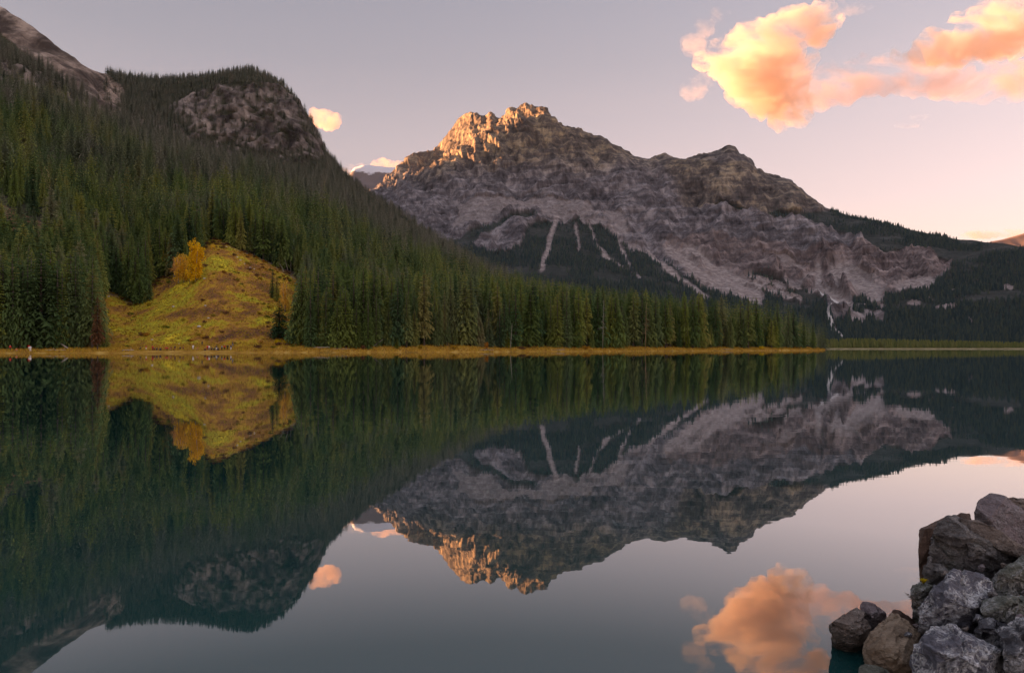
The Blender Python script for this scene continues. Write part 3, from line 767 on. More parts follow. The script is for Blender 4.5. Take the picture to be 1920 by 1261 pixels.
# trees that stand round the upper edge of the meadow show whole, too
me_d = np.full(tn, 1e9)
edge_poly = [(186, 560), (196, 541), (225, 556), (252, 566), (290, 524), (345, 512), (372, 470), (415, 452), (500, 496), (572, 542)]
me_d = linedist(tpx, tpy, edge_poly)
edge = (me_d < 5) & (ys > 250) & (ys < 420)
score = np.where(edge, -50 + me_d, score)
front_idx = np.argsort(score)[:268]
front_idx = front_idx[score[front_idx] < 1e8]
isf = np.zeros(tn, bool); isf[front_idx] = True

rest = ~isf
nearR = rest & (ys < 400); midR = rest & (ys >= 400) & (ys < 760); upR = rest & (ys >= 760)
def put(mask, name, coll, nproto, label, wmul=1.0, sink=.4):
    k = np.flatnonzero(mask); n = len(k)
    scatter(name, np.stack([xs[k], ys[k], zs[k] - sink], -1), np.stack([H[k]*wid[k]*wmul, H[k]*wid[k]*wmul, H[k]], -1), RNG.random(n)*6.283, tint[k], RNG.integers(0, nproto, n), coll, label, 'forest')
put(nearR, 'lakeside_forest', PC_HI, 6, 'dense green spruce forest behind the front ranks along the far shore')
put(midR, 'hillside_forest', PC_MID, 6, 'olive green spruce forest covering the lower slope on the left')
put(upR, 'upper_forest', PC_MID, 6, 'thin grey green forest on the high shoulder below the cliff', 1.05)

# ------------------------------------------------------------------ forest on the mountain's foot and right flank
fthin = fbm(XB/170, YB/170, ZB/110, 4, 92)
densB = forestB * sstep(-.30, .15, fthin + .25*sstep(2300, 1500, YB)) * (pxB > 640) * (pxB < 2050) * (pyB < 648) * (rowsB[:, None] < 10.02)
xb, yb, zb, ib, jb, _ = sample_cells(XB, YB, ZB, densB / np.clip(YB/1500, .8, 3), 46000, RNG)
k = thin(xb, yb, 8.5, RNG); xb, yb, zb, ib, jb = xb[k], yb[k], zb[k], ib[k], jb[k]
hb = np.interp(yb, [1200, 2000, 3000], [19, 17, 14])*RNG.uniform(.6, 1.25, len(xb))
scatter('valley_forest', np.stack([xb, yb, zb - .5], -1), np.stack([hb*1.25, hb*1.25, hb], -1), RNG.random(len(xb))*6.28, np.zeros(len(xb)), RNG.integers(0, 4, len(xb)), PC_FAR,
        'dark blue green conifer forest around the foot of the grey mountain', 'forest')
# light green young trees on the flat delta at the lake's head
n = 5200
xd = RNG.uniform(280, 1500, n); yd = 985 + 240*RNG.random(n)**1.6
pd = CX + xd/yd*FPX
k = (pd > 1380) & (pd < 2050); xd, yd = xd[k], yd[k]
pdd = CX + xd/yd*FPX
hd = (6 + 7*RNG.random(len(xd))) * np.interp(pdd, [1500, 1600, 1780, 1950], [1.05, 1.25, 1.0, .7])
zd = np.interp(yd, [985, 1230], [1.3, 5.0])
scatter('delta_trees', np.stack([xd, yd, zd - .4], -1), np.stack([hd*1.5, hd*1.5, hd], -1), RNG.random(len(xd))*6.28, .75 + .25*RNG.random(len(xd)), RNG.integers(0, 4, len(xd)), PC_FAR,
        'low light green wood on the flat shore at the head of the lake', 'wood')

# ------------------------------------------------------------------ single trees
def tree(name, loc, h, w, crown, mat, rz, label, cat, group, tintv=0.0, trunk=TRUNK, trunk_mat=None):
    e = empty(name, loc, rz); e.scale = (w*h, w*h, h)
    tag(e, label, cat, group)
    for nm, me in (('trunk', trunk), ('crown', crown)):
        if me is None: continue
        o = bpy.data.objects.new(nm, me); COL.objects.link(o); o.parent = e
        if nm == 'crown':
            o['tint'] = float(tintv)
            if mat is not None and me.materials[0] != mat:
                o.material_slots[0].link = 'OBJECT'; o.material_slots[0].material = mat
    return e

def ordinal(n):
    w = ['first', 'second', 'third', 'fourth', 'fifth', 'sixth', 'seventh', 'eighth', 'ninth', 'tenth', 'eleventh', 'twelfth', 'thirteenth', 'fourteenth', 'fifteenth', 'sixteenth', 'seventeenth', 'eighteenth', 'nineteenth']
    if n < 20: return w[n-1]
    t_ = ['twent', 'thirt', 'fort', 'fift', 'sixt', 'sevent', 'eight', 'ninet'][n//10 - 2]
    return t_ + 'ieth' if n % 10 == 0 else t_ + 'y-' + w[n % 10 - 1]
# the row that stands nearest the water, named by counting along it
lead_r = [i for i in front_idx if 700 < tpx[i] < 1545 and fd[i] < 16.5 and not young[i] and not edge[i]]
lead_r.sort(key=lambda i: tpx[i]); lead_r = {i: n+1 for n, i in enumerate(lead_r[:99])}
lead_l = [i for i in front_idx if tpx[i] < 200 and fd[i] < 19 and not young[i] and not edge[i]]
lead_l.sort(key=lambda i: -tpx[i]); lead_l = {i: n+1 for n, i in enumerate(lead_l)}
edge_l = [i for i in front_idx if edge[i]]
edge_l.sort(key=lambda i: tpx[i]); edge_l = {i: n+1 for n, i in enumerate(edge_l)}
def nearest(i, lead):
    k_ = min(lead, key=lambda q_: abs(tpx[q_] - tpx[i]))
    return ('left of' if tpx[i] < tpx[k_] else 'right of'), ordinal(lead[k_]), ('just behind' if fd[i] < 24 else ('well behind' if fd[i] < 32 else 'far behind'))
clump_l = [i for i in front_idx if not edge[i] and 220 <= tpx[i] < 700 and i not in lead_r]
clump_l.sort(key=lambda i: tpx[i]); clump_l = {i: n+1 for n, i in enumerate(clump_l)}
for i in front_idx:
    size_ = 'young' if young[i] else ('tall' if H[i] > 25 else 'middling')
    if edge[i]:
        lab, gr = 'dark spruce, %s along the upper meadow edge counted from its left end' % ordinal(edge_l[i]), 'spruces round the meadow edge'
    elif i in lead_l:
        lab, gr = 'tall dark spruce, %s from the meadow in the front row of the left stand' % ordinal(lead_l[i]), 'spruces of the left lakeside stand'
    elif i in lead_r:
        lab, gr = 'green spruce, %s in the waterside row right of the bushy clump' % ordinal(lead_r[i]), 'spruces along the far shore'
    elif tpx[i] < 220:
        lab, gr = '%s dark spruce %s and %s the %s front spruce, left stand' % (size_, nearest(i, lead_l)[2], nearest(i, lead_l)[0], nearest(i, lead_l)[1]), 'spruces of the left lakeside stand'
    elif tpx[i] < 700:
        lab, gr = '%s green spruce, %s from the left behind the bushy clump by the meadow' % (size_, ordinal(clump_l[i])), 'spruces behind the bushy clump'
    else:
        lab, gr = '%s green spruce %s and %s the %s waterside spruce' % (size_, nearest(i, lead_r)[2], nearest(i, lead_r)[0], nearest(i, lead_r)[1]), 'spruces along the far shore'
    tree('spruce_tree', (xs[i], ys[i], zs[i] - .25), H[i], wid[i], HI[RNG.integers(0, 6)], None, random.uniform(0, 6.28), lab, 'spruce', gr, tint[i]*.5)

def hillz(px, Y):
    """height of the hillside at a bearing and distance"""
    j = np.argmin(np.abs(pxsA - px)); col_ = YA[:, j]
    i = int(np.clip(np.searchsorted(col_, Y), 1, RA-1))
    f = (Y - col_[i-1])/(col_[i] - col_[i-1] + 1e-6)
    return float(ZA[i-1, j] + f*(ZA[i, j] - ZA[i-1, j]))
def hill_at(px, py):
    """the hillside point seen at a picture position (nearest row at that bearing)"""
    j = np.argmin(np.abs(pxsA - px)); a = int(np.searchsorted(rowsA, 1.2)); b_ = int(np.searchsorted(rowsA, 4.0))
    i = a + int(np.argmin(np.abs(pyA[a:b_, j] - py)))
    return (float((px - CX)/FPX*YA[i, j]), float(YA[i, j]), float(ZA[i, j]))
def spruce_at(px, py, top, k, lab, w=1.0, mat=None, gr=None, name='spruce_tree', cat='spruce', tn_=0.0):
    q = hill_at(px, py); h = (py - top)/FPX*q[1]
    return tree(name, (q[0], q[1], q[2] - .1), h, w, HI[k], mat, random.uniform(0, 6.28), lab, cat, gr, tn_)
spruce_at(524, 634, 562, 4, 'lone blue green spruce at the foot of the meadow', 1.75)
spruce_at(511, 560, 505, 2, 'slim spruce on the right side of the meadow, taller of a pair', 1.35)
spruce_at(519, 563, 511, 0, 'slim spruce on the right side of the meadow, nearer of a pair', 1.4)
spruce_at(261, 570, 518, 4, 'small dark spruce in the meadow left of the golden trees', 1.75)
spruce_at(280, 563, 522, 1, 'smaller spruce beside the dark one at the meadow edge', 1.5)
spruce_at(196, 655, 606, 1, 'short spruce at the right foot of the left stand', 1.5)
spruce_at(183, 655, 552, 3, 'thin rust brown dying spruce beside the meadow', .9, M_RUST, name='dying_spruce')
for n_i, (px_, py_, tp, k_) in enumerate(((552, 645, 556, 4), (566, 646, 548, 1), (580, 647, 552, 4), (597, 650, 562, 0), (611, 652, 537, 2), (632, 652, 560, 4), (648, 652, 534, 1), (668, 653, 565, 0), (690, 653, 548, 2))):
    spruce_at(px_, py_, tp, k_, 'bushy green spruce, %s of the clump right of the meadow' % ordinal(n_i+1), 1.35, gr='spruce clump beside the meadow')
spruce_at(1162, 652, 588, 1, 'lime yellow spruce at the water right of the centre', 1.25, M_LIME, name='lime_spruce')
spruce_at(1289, 653, 610, 0, 'slim lime green young tree in front of the grey snag', 1.1, M_LIME, name='lime_spruce')
spruce_at(951, 653, 618, 0, 'small lime green sapling beside a white pole trunk', 1.5, M_LIME, name='lime_spruce')
spruce_at(744, 654, 634, 1, 'tiny lime green sapling at the shoreline', 1.8, M_LIME, name='lime_spruce')

# bare snags
def snag(px, py, top, lean, mat, label, boughs=True):
    q = hill_at(px, py); h = (py - top)/FPX*q[1]
    e = empty('dead_tree', q); tag(e, label, 'dead tree', 'bare dead trees')
    r_ = random.Random(int(px))
    tk = tubes_mesh('snag_trunk', [([(0, 0, -.4), (lean*.3, 0, h*.35), (lean*.6, 0, h*.7), (lean, 0, h)], [.13, .10, .07, .02])], 7)
    link('trunk', tk, mat, e)
    if boughs:
        items = []
        for i in range(26):
            z = h*r_.uniform(.3, .97); a = r_.uniform(0, 6.28); L = (h - z)*.16 + r_.uniform(.3, .9)
            items.append(([(lean*z/h, 0, z), (lean*z/h + L*math.cos(a)*.6, L*math.sin(a)*.6, z - .1), (lean*z/h + L*math.cos(a), L*math.sin(a), z - L*.35)], [.05, .035, .012]))
        link('bough', tubes_mesh('snag_boughs', items, 4), mat, e)
    return e
snag(1210, 654, 566, .6, plain('orange_bark', (.33, .20, .12), .9, var=.3), 'tall bare snag with an orange trunk in the shoreline forest')
snag(1298, 650, 566, -.4, M_DEAD, 'grey weathered snag standing above the forest near its end')
snag(957, 654, 606, .8, M_PALE, 'thin white pole trunk beside the lime sapling', False)
snag(1130, 654, 560, .5, M_DEAD, 'thin grey snag among spruces right of the centre')
for px_, ln in ((533, -6.5), (540, -2.5), (544, .3)):
    q = hill_at(px_, 512)
snag(534, 512, 492, -3.6, M_PALE, 'pale bare trunk leaning left at the meadow top, lowest of three', False)
snag(541, 512, 484, -2.2, M_PALE, 'pale bare trunk leaning left at the meadow top, middle of three', False)
snag(545, 512, 482, .1, M_PALE, 'pale upright bare trunk at the meadow top beside two leaning ones', False)
snag(293, 520, 487, .3, M_PALE, 'pale bare trunk at the forest edge left of the golden trees', False)

# golden aspens
def leaf_crown(seed, lobes, nleaf, size):
    """many small leaf faces spread through a set of lobes (x, y, z, rx, ry, rz)"""
    r = np.random.default_rng(seed)
    vol = np.array([l[3]*l[4]*l[5] for l in lobes])**.75; pr = vol/vol.sum()
    V, F = [], []
    for li, l in enumerate(lobes):
        nn = int(nleaf*pr[li])
        dvec = r.normal(size=(nn, 3)); dvec /= np.linalg.norm(dvec, axis=1, keepdims=True)
        rad = r.random(nn)**.45
        c = np.array(l[:3]) + dvec*rad[:, None]*np.array(l[3:])
        c += .25*size*r.normal(size=(nn, 3))
        for q in c:
            a = r.normal(size=3); a /= np.linalg.norm(a); b = np.cross(a, r.normal(size=3)); b /= np.linalg.norm(b)
            s = size*r.uniform(.6, 1.3); i = len(V)
            V += [q - a*s*.5, q + b*s*.4, q + a*s*.5, q - b*s*.4]; F.append((i, i+1, i+2, i+3))
    return mesh_np('leaf_crown', V, F, False)
def aspen(px, py, top, width, seed, label, tintv, n=2600, stems=4, lowest=.12, gr='golden aspens in the meadow'):
    q = hill_at(px, py); h = (py - top)/FPX*q[1]; wd = width/FPX*q[1]
    e = empty('aspen_tree', (q[0], q[1], q[2] - .1)); tag(e, label, 'aspen', gr)
    r_ = random.Random(seed); items, lobes = [], []
    for s in range(stems):
        a = r_.uniform(0, 6.28); x0, y0 = r_.uniform(-.22, .22)*wd, r_.uniform(-.2, .2)*wd
        x1, y1 = x0 + math.cos(a)*wd*.18, y0 + math.sin(a)*wd*.18; hh = h*r_.uniform(.72, .97)
        items.append(([(x0, y0, -.3), ((x0*2+x1)/3, (y0*2+y1)/3, hh*.4), (x1, y1, hh*.92)], [.16, .11, .03]))
        for k in range(9):
            f = lowest + (1 - lowest)*(k + .5)/9
            rw = wd*(.13 + .13*math.sin(3.1*min(f + .1, 1)))
            lobes.append((x0 + (x1 - x0)*f + r_.uniform(-.16, .16)*wd, y0 + (y1 - y0)*f + r_.uniform(-.16, .16)*wd, hh*f + r_.uniform(-.03, .03)*h, rw*r_.uniform(.7, 1.2), rw*r_.uniform(.7, 1.2), h*.085*r_.uniform(.8, 1.4)))
    link('trunk', tubes_mesh('aspen_trunk', items, 6), M_PALE, e)
    c = link('crown', leaf_crown(seed, lobes, n, .55*max(.6, h/16)), M_GOLD, e); c['tint'] = tintv
    return e
aspen(363, 530, 446, 32, 1, 'large golden yellow aspen at the top of the meadow', 0.0, 4600, 6)
aspen(341, 529, 462, 28, 2, 'orange gold aspen leaning against the largest golden one', .25, 2600, 5)
aspen(326, 521, 474, 28, 3, 'thin half bare pinkish aspen left of the golden ones', .8, 1100, 3, .3)
aspen(313, 517, 467, 14, 4, 'small slender gold aspen at the forest edge', .3, 420, 2, .5)
aspen(532, 585, 524, 24, 5, 'pale orange aspen behind the lone spruce', .45, 1500, 4)
aspen(546, 622, 560, 20, 6, 'orange aspen half hidden by the spruce clump', .4, 1000, 3)
aspen(596, 572, 548, 12, 7, 'little orange aspen among dark spruces', .6, 420, 2)
aspen(216, 505, 478, 10, 8, 'small gold aspen top in the dark forest left of the meadow', 0.0, 420, 2, .2)
aspen(262, 540, 512, 26, 9, 'rusty orange aspen thicket behind the small dark spruce', .8, 900, 4, .1)
aspen(400, 466, 456, 14, 10, 'low yellow aspen scrub at the very top of the meadow', .1, 400, 3, .1)

# low scrub that frays the meadow's edge
SCRUB = []
for i_, m_ in enumerate((M_RUST, M_BUSH, M_YEL0, M_LIME)):
    rs_ = random.Random(900 + i_)
    me_ = leaf_crown(900 + i_, [(rs_.uniform(-.4, .4), rs_.uniform(-.4, .4), rs_.uniform(.25, .6), .38, .38, .36) for _ in range(4)], 150, .2)
    me_.materials.append(m_); SCRUB.append(me_)
PC_S = proto_collection('scrub_shape', SCRUB)
md_ = linedist(pxA, pyA, meadow_poly[2:-1])
wg_ = np.where((meadowA > .4) & (YA < 420) & (ZA > 1.2), .12 + 1.6*sstep(16, 2, md_) + .5*sstep(.15, .4, fbm(XA/14, YA/14, 0, 3, 97)), 0)
gx, gy, gz, _i, _j, _t = sample_cells(XA, YA, ZA, wg_, 300, RNG)
hs_ = RNG.uniform(.5, 2.0, len(gx))
scatter('meadow_scrub', np.stack([gx, gy, gz - .1], -1), np.stack([hs_*1.3, hs_*1.3, hs_], -1), RNG.random(len(gx))*6.28, np.zeros(len(gx)), RNG.choice([0, 0, 1, 2, 3], len(gx)), PC_S, 'low rust and yellow scrub scattered along the edges of the meadow', 'scrub')

# bushes by the water
def bush(px, py, w, h, seed, label, mat=None, n=420):
    q = hill_at(px, py); W_ = w/FPX*q[1]; H_ = h/FPX*q[1]
    e = empty('shrub', q); tag(e, label, 'shrub', 'autumn shrubs on the bank')
    r_ = random.Random(seed)
    lobes = [(r_.uniform(-.35, .35)*W_, r_.uniform(-.3, .3)*W_, H_*r_.uniform(.35, .62), W_*.24, W_*.24, H_*.34) for _ in range(6)]
    link('foliage', leaf_crown(seed, lobes, n, .34), mat or M_BUSH, e)
    link('stem', tubes_mesh('shrub_stems', [([(0, 0, -.2), (l[0]*.6, l[1]*.6, l[2]*.6), (l[0], l[1], l[2])], [.05, .035, .01]) for l in lobes], 4), M_BARK, e)
M_YEL = crown_material('yellow_leaves', [(0, (.62, .46, .015)), (1, (.7, .5, .02))], None, None)
bush(522, 646, 17, 12, 1, 'round bright yellow shrub below the lone spruce', M_YEL)
bush(539, 647, 14, 11, 2, 'smaller yellow shrub right of the round one', M_YEL)
bush(564, 647, 9, 10, 3, 'little yellow shrub under the spruce clump', M_YEL)
bush(788, 655, 7, 9, 4, 'small flame orange shrub at the water below tall spruces')
bush(851, 655, 14, 9, 5, 'orange shrub at the foot of a tall spruce near the centre')
bush(912, 655, 9, 17, 6, 'upright orange shrub on the shore right of the centre')
bush(683, 655, 13, 9, 7, 'rust red shrub beside fallen wood on the shore', M_RUST)
bush(1427, 656, 8, 9, 8, 'yellow green shrub near the end of the forest', M_YEL)
bush(258, 566, 10, 7, 9, 'yellow green shrub at the foot of the small dark spruce', M_YEL)
bush(1098, 655, 16, 7, 10, 'low orange shrub on the right half of the shore')
bush(980, 655, 18, 6, 11, 'low rust shrub under spruces on the shore', M_RUST)
# ------------------------------------------------------------------ boulders in the foreground
def rock_material(name, dark, midc, light, vein=0.0, vein_col=(.85, .85, .87), grain=(1, 1, 1), rot=(0, 0, 0), moss=None, scale=1.0):
    t = NT(name)
    v = t.coord('Object'); g = t.coord('Object', grain, rot)
    n1 = t.noise(v, 3.2*scale, 10, .68); n2 = t.noise(g, 16*scale, 8, .72); n3 = t.noise(v, 95*scale, 4, .7)
    m = t.math('ADD', t.math('MULTIPLY', n1, .40), t.math('ADD', t.math('MULTIPLY', n2, .42), t.math('MULTIPLY', n3, .18)))
    c = t.ramp(m, [(.39, dark), (.49, midc), (.60, light)])
    if moss: c = t.mix(t.ramp(t.noise(v, 4.3*scale, 6, .7), [(.55, 0.0), (.68, .7)]), c, moss)
    h = t.math('ADD', t.math('MULTIPLY', n2, 1.0), t.math('MULTIPLY', n3, .45))
    if vein:
        # thin broken calcite veins: ridges of warped noise, kept only in patches
        w = t.noise(v, 6*scale, 4, .6)
        vm = t.node('ShaderNodeVectorMath', operation='ADD')
        wc = t.node('ShaderNodeTexNoise'); t.link(v, wc.inputs['Vector']); wc.inputs['Scale'].default_value = 7*scale; wc.inputs['Detail'].default_value = 4
        sv = t.node('ShaderNodeVectorMath', operation='SCALE'); t.link(wc.outputs['Color'], sv.inputs[0]); sv.inputs['Scale'].default_value = .16/scale
        t.link(v, vm.inputs[0]); t.link(sv.outputs[0], vm.inputs[1])
        def veins(sc, wd, seedscale):
            vo = t.node('ShaderNodeTexVoronoi', feature='DISTANCE_TO_EDGE'); t.link(vm.outputs[0], vo.inputs['Vector']); vo.inputs['Scale'].default_value = sc*scale
            line = t.ramp(vo.outputs['Distance'], [(0, 1.0), (wd*.6, .8), (wd*1.3, 0.0)])
            patch = t.ramp(t.noise(v, seedscale*scale, 4, .65), [(.47, 0.0), (.56, 1.0)])
            return t.math('MULTIPLY', line, patch)
        vv_ = t.math('MAXIMUM', veins(5.5, .042, 5.1), t.math('MAXIMUM', veins(13, .08, 6.7), veins(30, .12, 8.3)))
        vv_ = t.math('MULTIPLY', vv_, t.ramp(n3, [(.35, .35), (.55, 1.0)]))
        c = t.mix(t.math('MULTIPLY', vv_, vein), c, vein_col)
        h = t.math('ADD', h, t.math('MULTIPLY', vv_, .5))
    gp = t.node('ShaderNodeNewGeometry'); gz_ = t.node('ShaderNodeSeparateXYZ'); t.link(gp.outputs['Position'], gz_.inputs[0])
    wet = t.ramp(t.math('ADD', gz_.outputs[2], t.math('MULTIPLY', t.math('SUBTRACT', n1, .5), .12)), [(.0, 1.0), (.045, 1.0), (.075, 0.0)])   # wet band at the waterline
    c = t.mix(wet, c, t.mix(1.0, c, (.38, .38, .36), 'MULTIPLY'))
    rg = t.mix(wet, t.ramp(n2, [(.3, .62), (.7, .9)]), (.25, .25, .25))
    return t.bsdf(c, rg, t.bump(h, 1.0, .03), .3)
R_VEIN = rock_material('veined_slate', (.065, .066, .084), (.135, .135, .163), (.23, .228, .26), 1.0)
R_VEIN2 = rock_material('veined_slate_dark', (.05, .052, .062), (.105, .106, .12), (.19, .19, .21), .9)
R_BROWN = rock_material('brown_stone', (.08, .064, .055), (.185, .15, .13), (.34, .285, .25), .15, (.4, .37, .33), (.35, 1, 1), (0, .5, .6))
R_TAN = rock_material('tan_slab', (.10, .072, .05), (.22, .165, .115), (.33, .26, .19), .0, grain=(.22, 1, 1), rot=(0, .7, .2))
R_SPECK = rock_material('speckled_stone', (.06, .056, .055), (.155, .143, .138), (.36, .335, .325), .25, (.42, .40, .38), moss=(.075, .08, .055), scale=1.5)
R_MAUVE = rock_material('mauve_stone', (.10, .08, .085), (.21, .172, .18), (.33, .285, .295), .55, (.4, .37, .38))
R_RUST = rock_material('rust_stone', (.045, .028, .022), (.11, .068, .05), (.21, .135, .10), .0, grain=(1, 1, .25))
R_GREEN = rock_material('greenish_slate', (.045, .05, .042), (.11, .118, .098), (.24, .245, .21), .5, moss=(.08, .09, .035), grain=(.3, 1, 1), rot=(0, .6, 0))

def C5(cx, cy): return 1520 + cx/3.4925, 900 + cy/3.4925
def rock(outline, Y0, thick, mat, label, bulge=(), tilt=0.0, seed=1, rough=.012, bev=.005, res=.014, name='boulder', bed=(.3, .35, .88), layers=.7, cuts=14, grp='boulders of the rock pile', foot=True):
    """outline: corners of the visible face (enlargement coordinates, optional distance offset); bulge: corners nearer the viewer.
    The body goes back by thick and down towards the water, so each boulder is a whole stone."""
    pts = []
    ymid = sum(o[1] for o in outline)/len(outline)
    def W(cx, cy, dY): return Vector(P(*C5(cx, cy), Y0 + dY))
    for o in outline:
        dY = (o[2] if len(o) > 2 else 0.0) - tilt*(o[1] - ymid)/100
        pts.append(W(o[0], o[1], dY))
    for b in bulge: pts.append(W(b[0], b[1], b[2] - tilt*(b[1] - ymid)/100))
    c = sum(pts, Vector())/len(pts)
    def deep(q, s, dy):
        w = q*s + c*(1 - s); f_ = 1 + dy/w.y
        return Vector((w.x*f_, w.y*f_, w.z - .42*dy))
    back = [deep(q, .82, thick) for q in pts[:len(outline)]]
    pts += back
    if foot:
        zmin = min(q.z for q in pts)
        if zmin > -.12: 
            for q in pts[:len(outline)]:
                if q.z < c.z:
                    w = deep(q, .75, .75*thick); pts.append(Vector((w.x, w.y, -.15)))
    bm = bmesh.new()
    vs_ = [bm.verts.new(q - c) for q in pts]
    res_ = bmesh.ops.convex_hull(bm, input=vs_)
    bmesh.ops.delete(bm, geom=[g for g in res_['geom_interior'] if isinstance(g, bmesh.types.BMVert)], context='VERTS')
    rc = random.Random(seed*17 + 3)
    size_ = max((q - c).length for q in pts[:len(outline)])
    for _ in range(cuts):
        # chip flat facets off the corners
        n_ = Vector((rc.uniform(-1, 1), rc.uniform(-1, .35), rc.uniform(-.6, 1))).normalized()
        far_v = max(v.co.dot(n_) for v in bm.verts)
        geo_ = bm.verts[:] + bm.edges[:] + bm.faces[:]
        r2 = bmesh.ops.bisect_plane(bm, geom=geo_, plane_co=n_*(far_v - size_*rc.uniform(.05, .16)), plane_no=n_, clear_outer=True)
        ed = [e for e in r2['geom_cut'] if isinstance(e, bmesh.types.BMEdge)]
        if ed: bmesh.ops.contextual_create(bm, geom=ed)
    bmesh.ops.dissolve_limit(bm, angle_limit=.12, verts=bm.verts, edges=bm.edges)
    bmesh.ops.bevel(bm, geom=list(bm.edges), offset=bev, segments=2, profile=.6, affect='EDGES', clamp_overlap=True)
    bmesh.ops.triangulate(bm, faces=bm.faces)
    for _ in range(7):
        long_ = [e for e in bm.edges if e.calc_length() > res*1.6]
        if not long_: break
        bmesh.ops.subdivide_edges(bm, edges=long_, cuts=1, use_grid_fill=True)
        bmesh.ops.triangulate(bm, faces=[f for f in bm.faces if len(f.verts) > 3])
    bmesh.ops.recalc_face_normals(bm, faces=bm.faces)
    bm.normal_update()
    V = np.array([v.co for v in bm.verts]); Nn = np.array([v.normal for v in bm.verts])
    x, y, z = (V + seed*3.17).T
    lay = sum(a_*b_ for a_, b_ in zip(bed, (x, y, z)))
    dsp = rough*layers*(noise(lay*34, x*3, y*3, seed+2) + .6*noise(lay*80, x*6, y*6, seed+3)) + rough*(.9*fbm(x*5, y*5, z*5, 3, seed) + 1.3*ridged(x*11, y*11, z*11, 4, seed+5) - .7 + .5*fbm(x*45, y*45, z*45, 2, seed+9) - 2.2*sstep(.86, .99, 1 - np.abs(noise(x*4, y*4, z*4, seed+11))*2.2))
    V = V + Nn*dsp[:, None]
    for v, q in zip(bm.verts, V): v.co = q
    me = bpy.data.meshes.new(name); bm.to_mesh(me); bm.free()
    me.polygons.foreach_set('use_smooth', np.full(len(me.polygons), False))
    o = link(name, me, mat); o.location = c
    tag(o, label, 'rock', grp)
    return o

rock([(1068, 214), (1085, 140), (1130, 84), (1180, 60), (1222, 75), (1268, 118, .03), (1330, 160, .04), (1440, 180, .05), (1500, 260, .02), (1460, 350), (1332, 366), (1200, 318), (1085, 240)], 3.78, .28, R_MAUVE,
     'mauve grey boulder with a rounded peak, topmost of the pile', [(1190, 150, -.05), (1235, 215, -.09), (1330, 300, -.07), (1150, 245, -.05)], seed=1, rough=.008)
rock([(1270, 112), (1355, 106), (1372, 130), (1490, 140), (1500, 250), (1300, 240)], 4.15, .25, R_BROWN, 'flat rusty brown stone behind the topmost boulder', seed=2, rough=.006)
rock([(694, 302), (730, 288), (880, 206, .12), (1062, 170, .2), (1120, 220, .2), (1100, 330, .1), (805, 440), (722, 442), (704, 400)], 3.88, .25, R_RUST,
     'dark red brown slab whose square end juts out over the water', [(800, 305, -.02)], seed=3, rough=.004, bev=.006)
rock([(800, 306), (830, 262), (895, 214), (950, 212), (1075, 252, .02), (1240, 350, .05), (1390, 452, .05), (1400, 520, 0), (1230, 596), (1050, 600), (905, 610), (850, 600), (775, 500), (765, 430)], 3.66, .4, R_SPECK,
     'big speckled brown grey boulder under the mauve one', [(960, 300, -.05), (1010, 430, -.12), (860, 430, -.08), (1180, 470, -.05)], seed=4, rough=.016)
rock([(935, 218), (1075, 238), (1250, 335), (1400, 440), (1500, 500), (1480, 560), (1340, 500), (1230, 445), (1080, 365), (985, 312)], 3.60, .14, R_BROWN,
     'broad brown slab lying slantwise across the speckled boulder', [(1150, 335, -.015)], tilt=.02, seed=5, rough=.009, bev=.006, foot=False, grp='boulders of the rock pile')
rock([(735, 600), (762, 530), (800, 470), (880, 560), (915, 600), (880, 650), (835, 692), (770, 660)], 3.58, .3, R_SPECK, 'knobbly dark stone hanging over the water below the speckled boulder', [(810, 580, -.06)], seed=6, rough=.014)
rock([(650, 702), (690, 676), (735, 664), (800, 690), (790, 735), (760, 752), (705, 780), (672, 745)], 3.5, .25, R_GREEN, 'little crumbly brown stone with a yellow tuft beside the veined boulder', [(725, 715, -.04)], seed=7, rough=.012)
rock([(702, 838), (735, 780), (800, 716), (870, 640), (925, 596), (1010, 574), (1100, 572, .04), (1190, 582, .06), (1225, 655, .03), (1185, 765), (1140, 870), (1055, 985), (900, 1000), (765, 968), (708, 895)], 3.3, .45, R_VEIN,
     'large slate blue boulder covered in white veins, upper of two', [(930, 720, -.12), (1010, 850, -.17), (850, 850, -.13), (1060, 700, -.08)], seed=8, rough=.014, bev=.012)
rock([(1165, 642), (1290, 556), (1400, 478), (1520, 440), (1540, 600), (1420, 720), (1240, 752), (1190, 700)], 3.36, .35, R_GREEN, 'pale topped dark slab leaning at the right edge of the pile', [(1250, 640, -.06), (1400, 590, -.05)], seed=9, bed=(-.55, .3, .78), layers=1.6, rough=.01)
rock([(1120, 782), (1250, 752), (1400, 742), (1540, 760), (1540, 890), (1400, 916), (1205, 918), (1140, 872)], 3.12, .4, R_GREEN, 'greenish grey block wedged right of the veined boulders', [(1240, 800, -.06), (1400, 830, -.06)], seed=10, bed=(-.55, .3, .78), layers=1.6, rough=.012)
rock([(1065, 985), (1140, 925), (1205, 905), (1290, 935), (1300, 1050), (1255, 1100), (1150, 1050)], 3.08, .3, R_VEIN2, 'dark wedge of slate between the two veined boulders', [(1190, 960, -.05)], seed=11, bed=(-.55, .3, .78), layers=1.6, rough=.011)
rock([(655, 1115), (690, 1060), (730, 1015), (800, 962), (900, 952), (1010, 962), (1130, 1030), (1255, 1105), (1330, 1270), (1250, 1420), (900, 1450), (700, 1400), (665, 1230)], 2.95, .5, R_VEIN,
     'large white veined slate boulder at the bottom, lower of two', [(800, 1060, -.10), (950, 1130, -.16), (1080, 1220, -.13), (830, 1230, -.13)], seed=12, rough=.016, bev=.012)
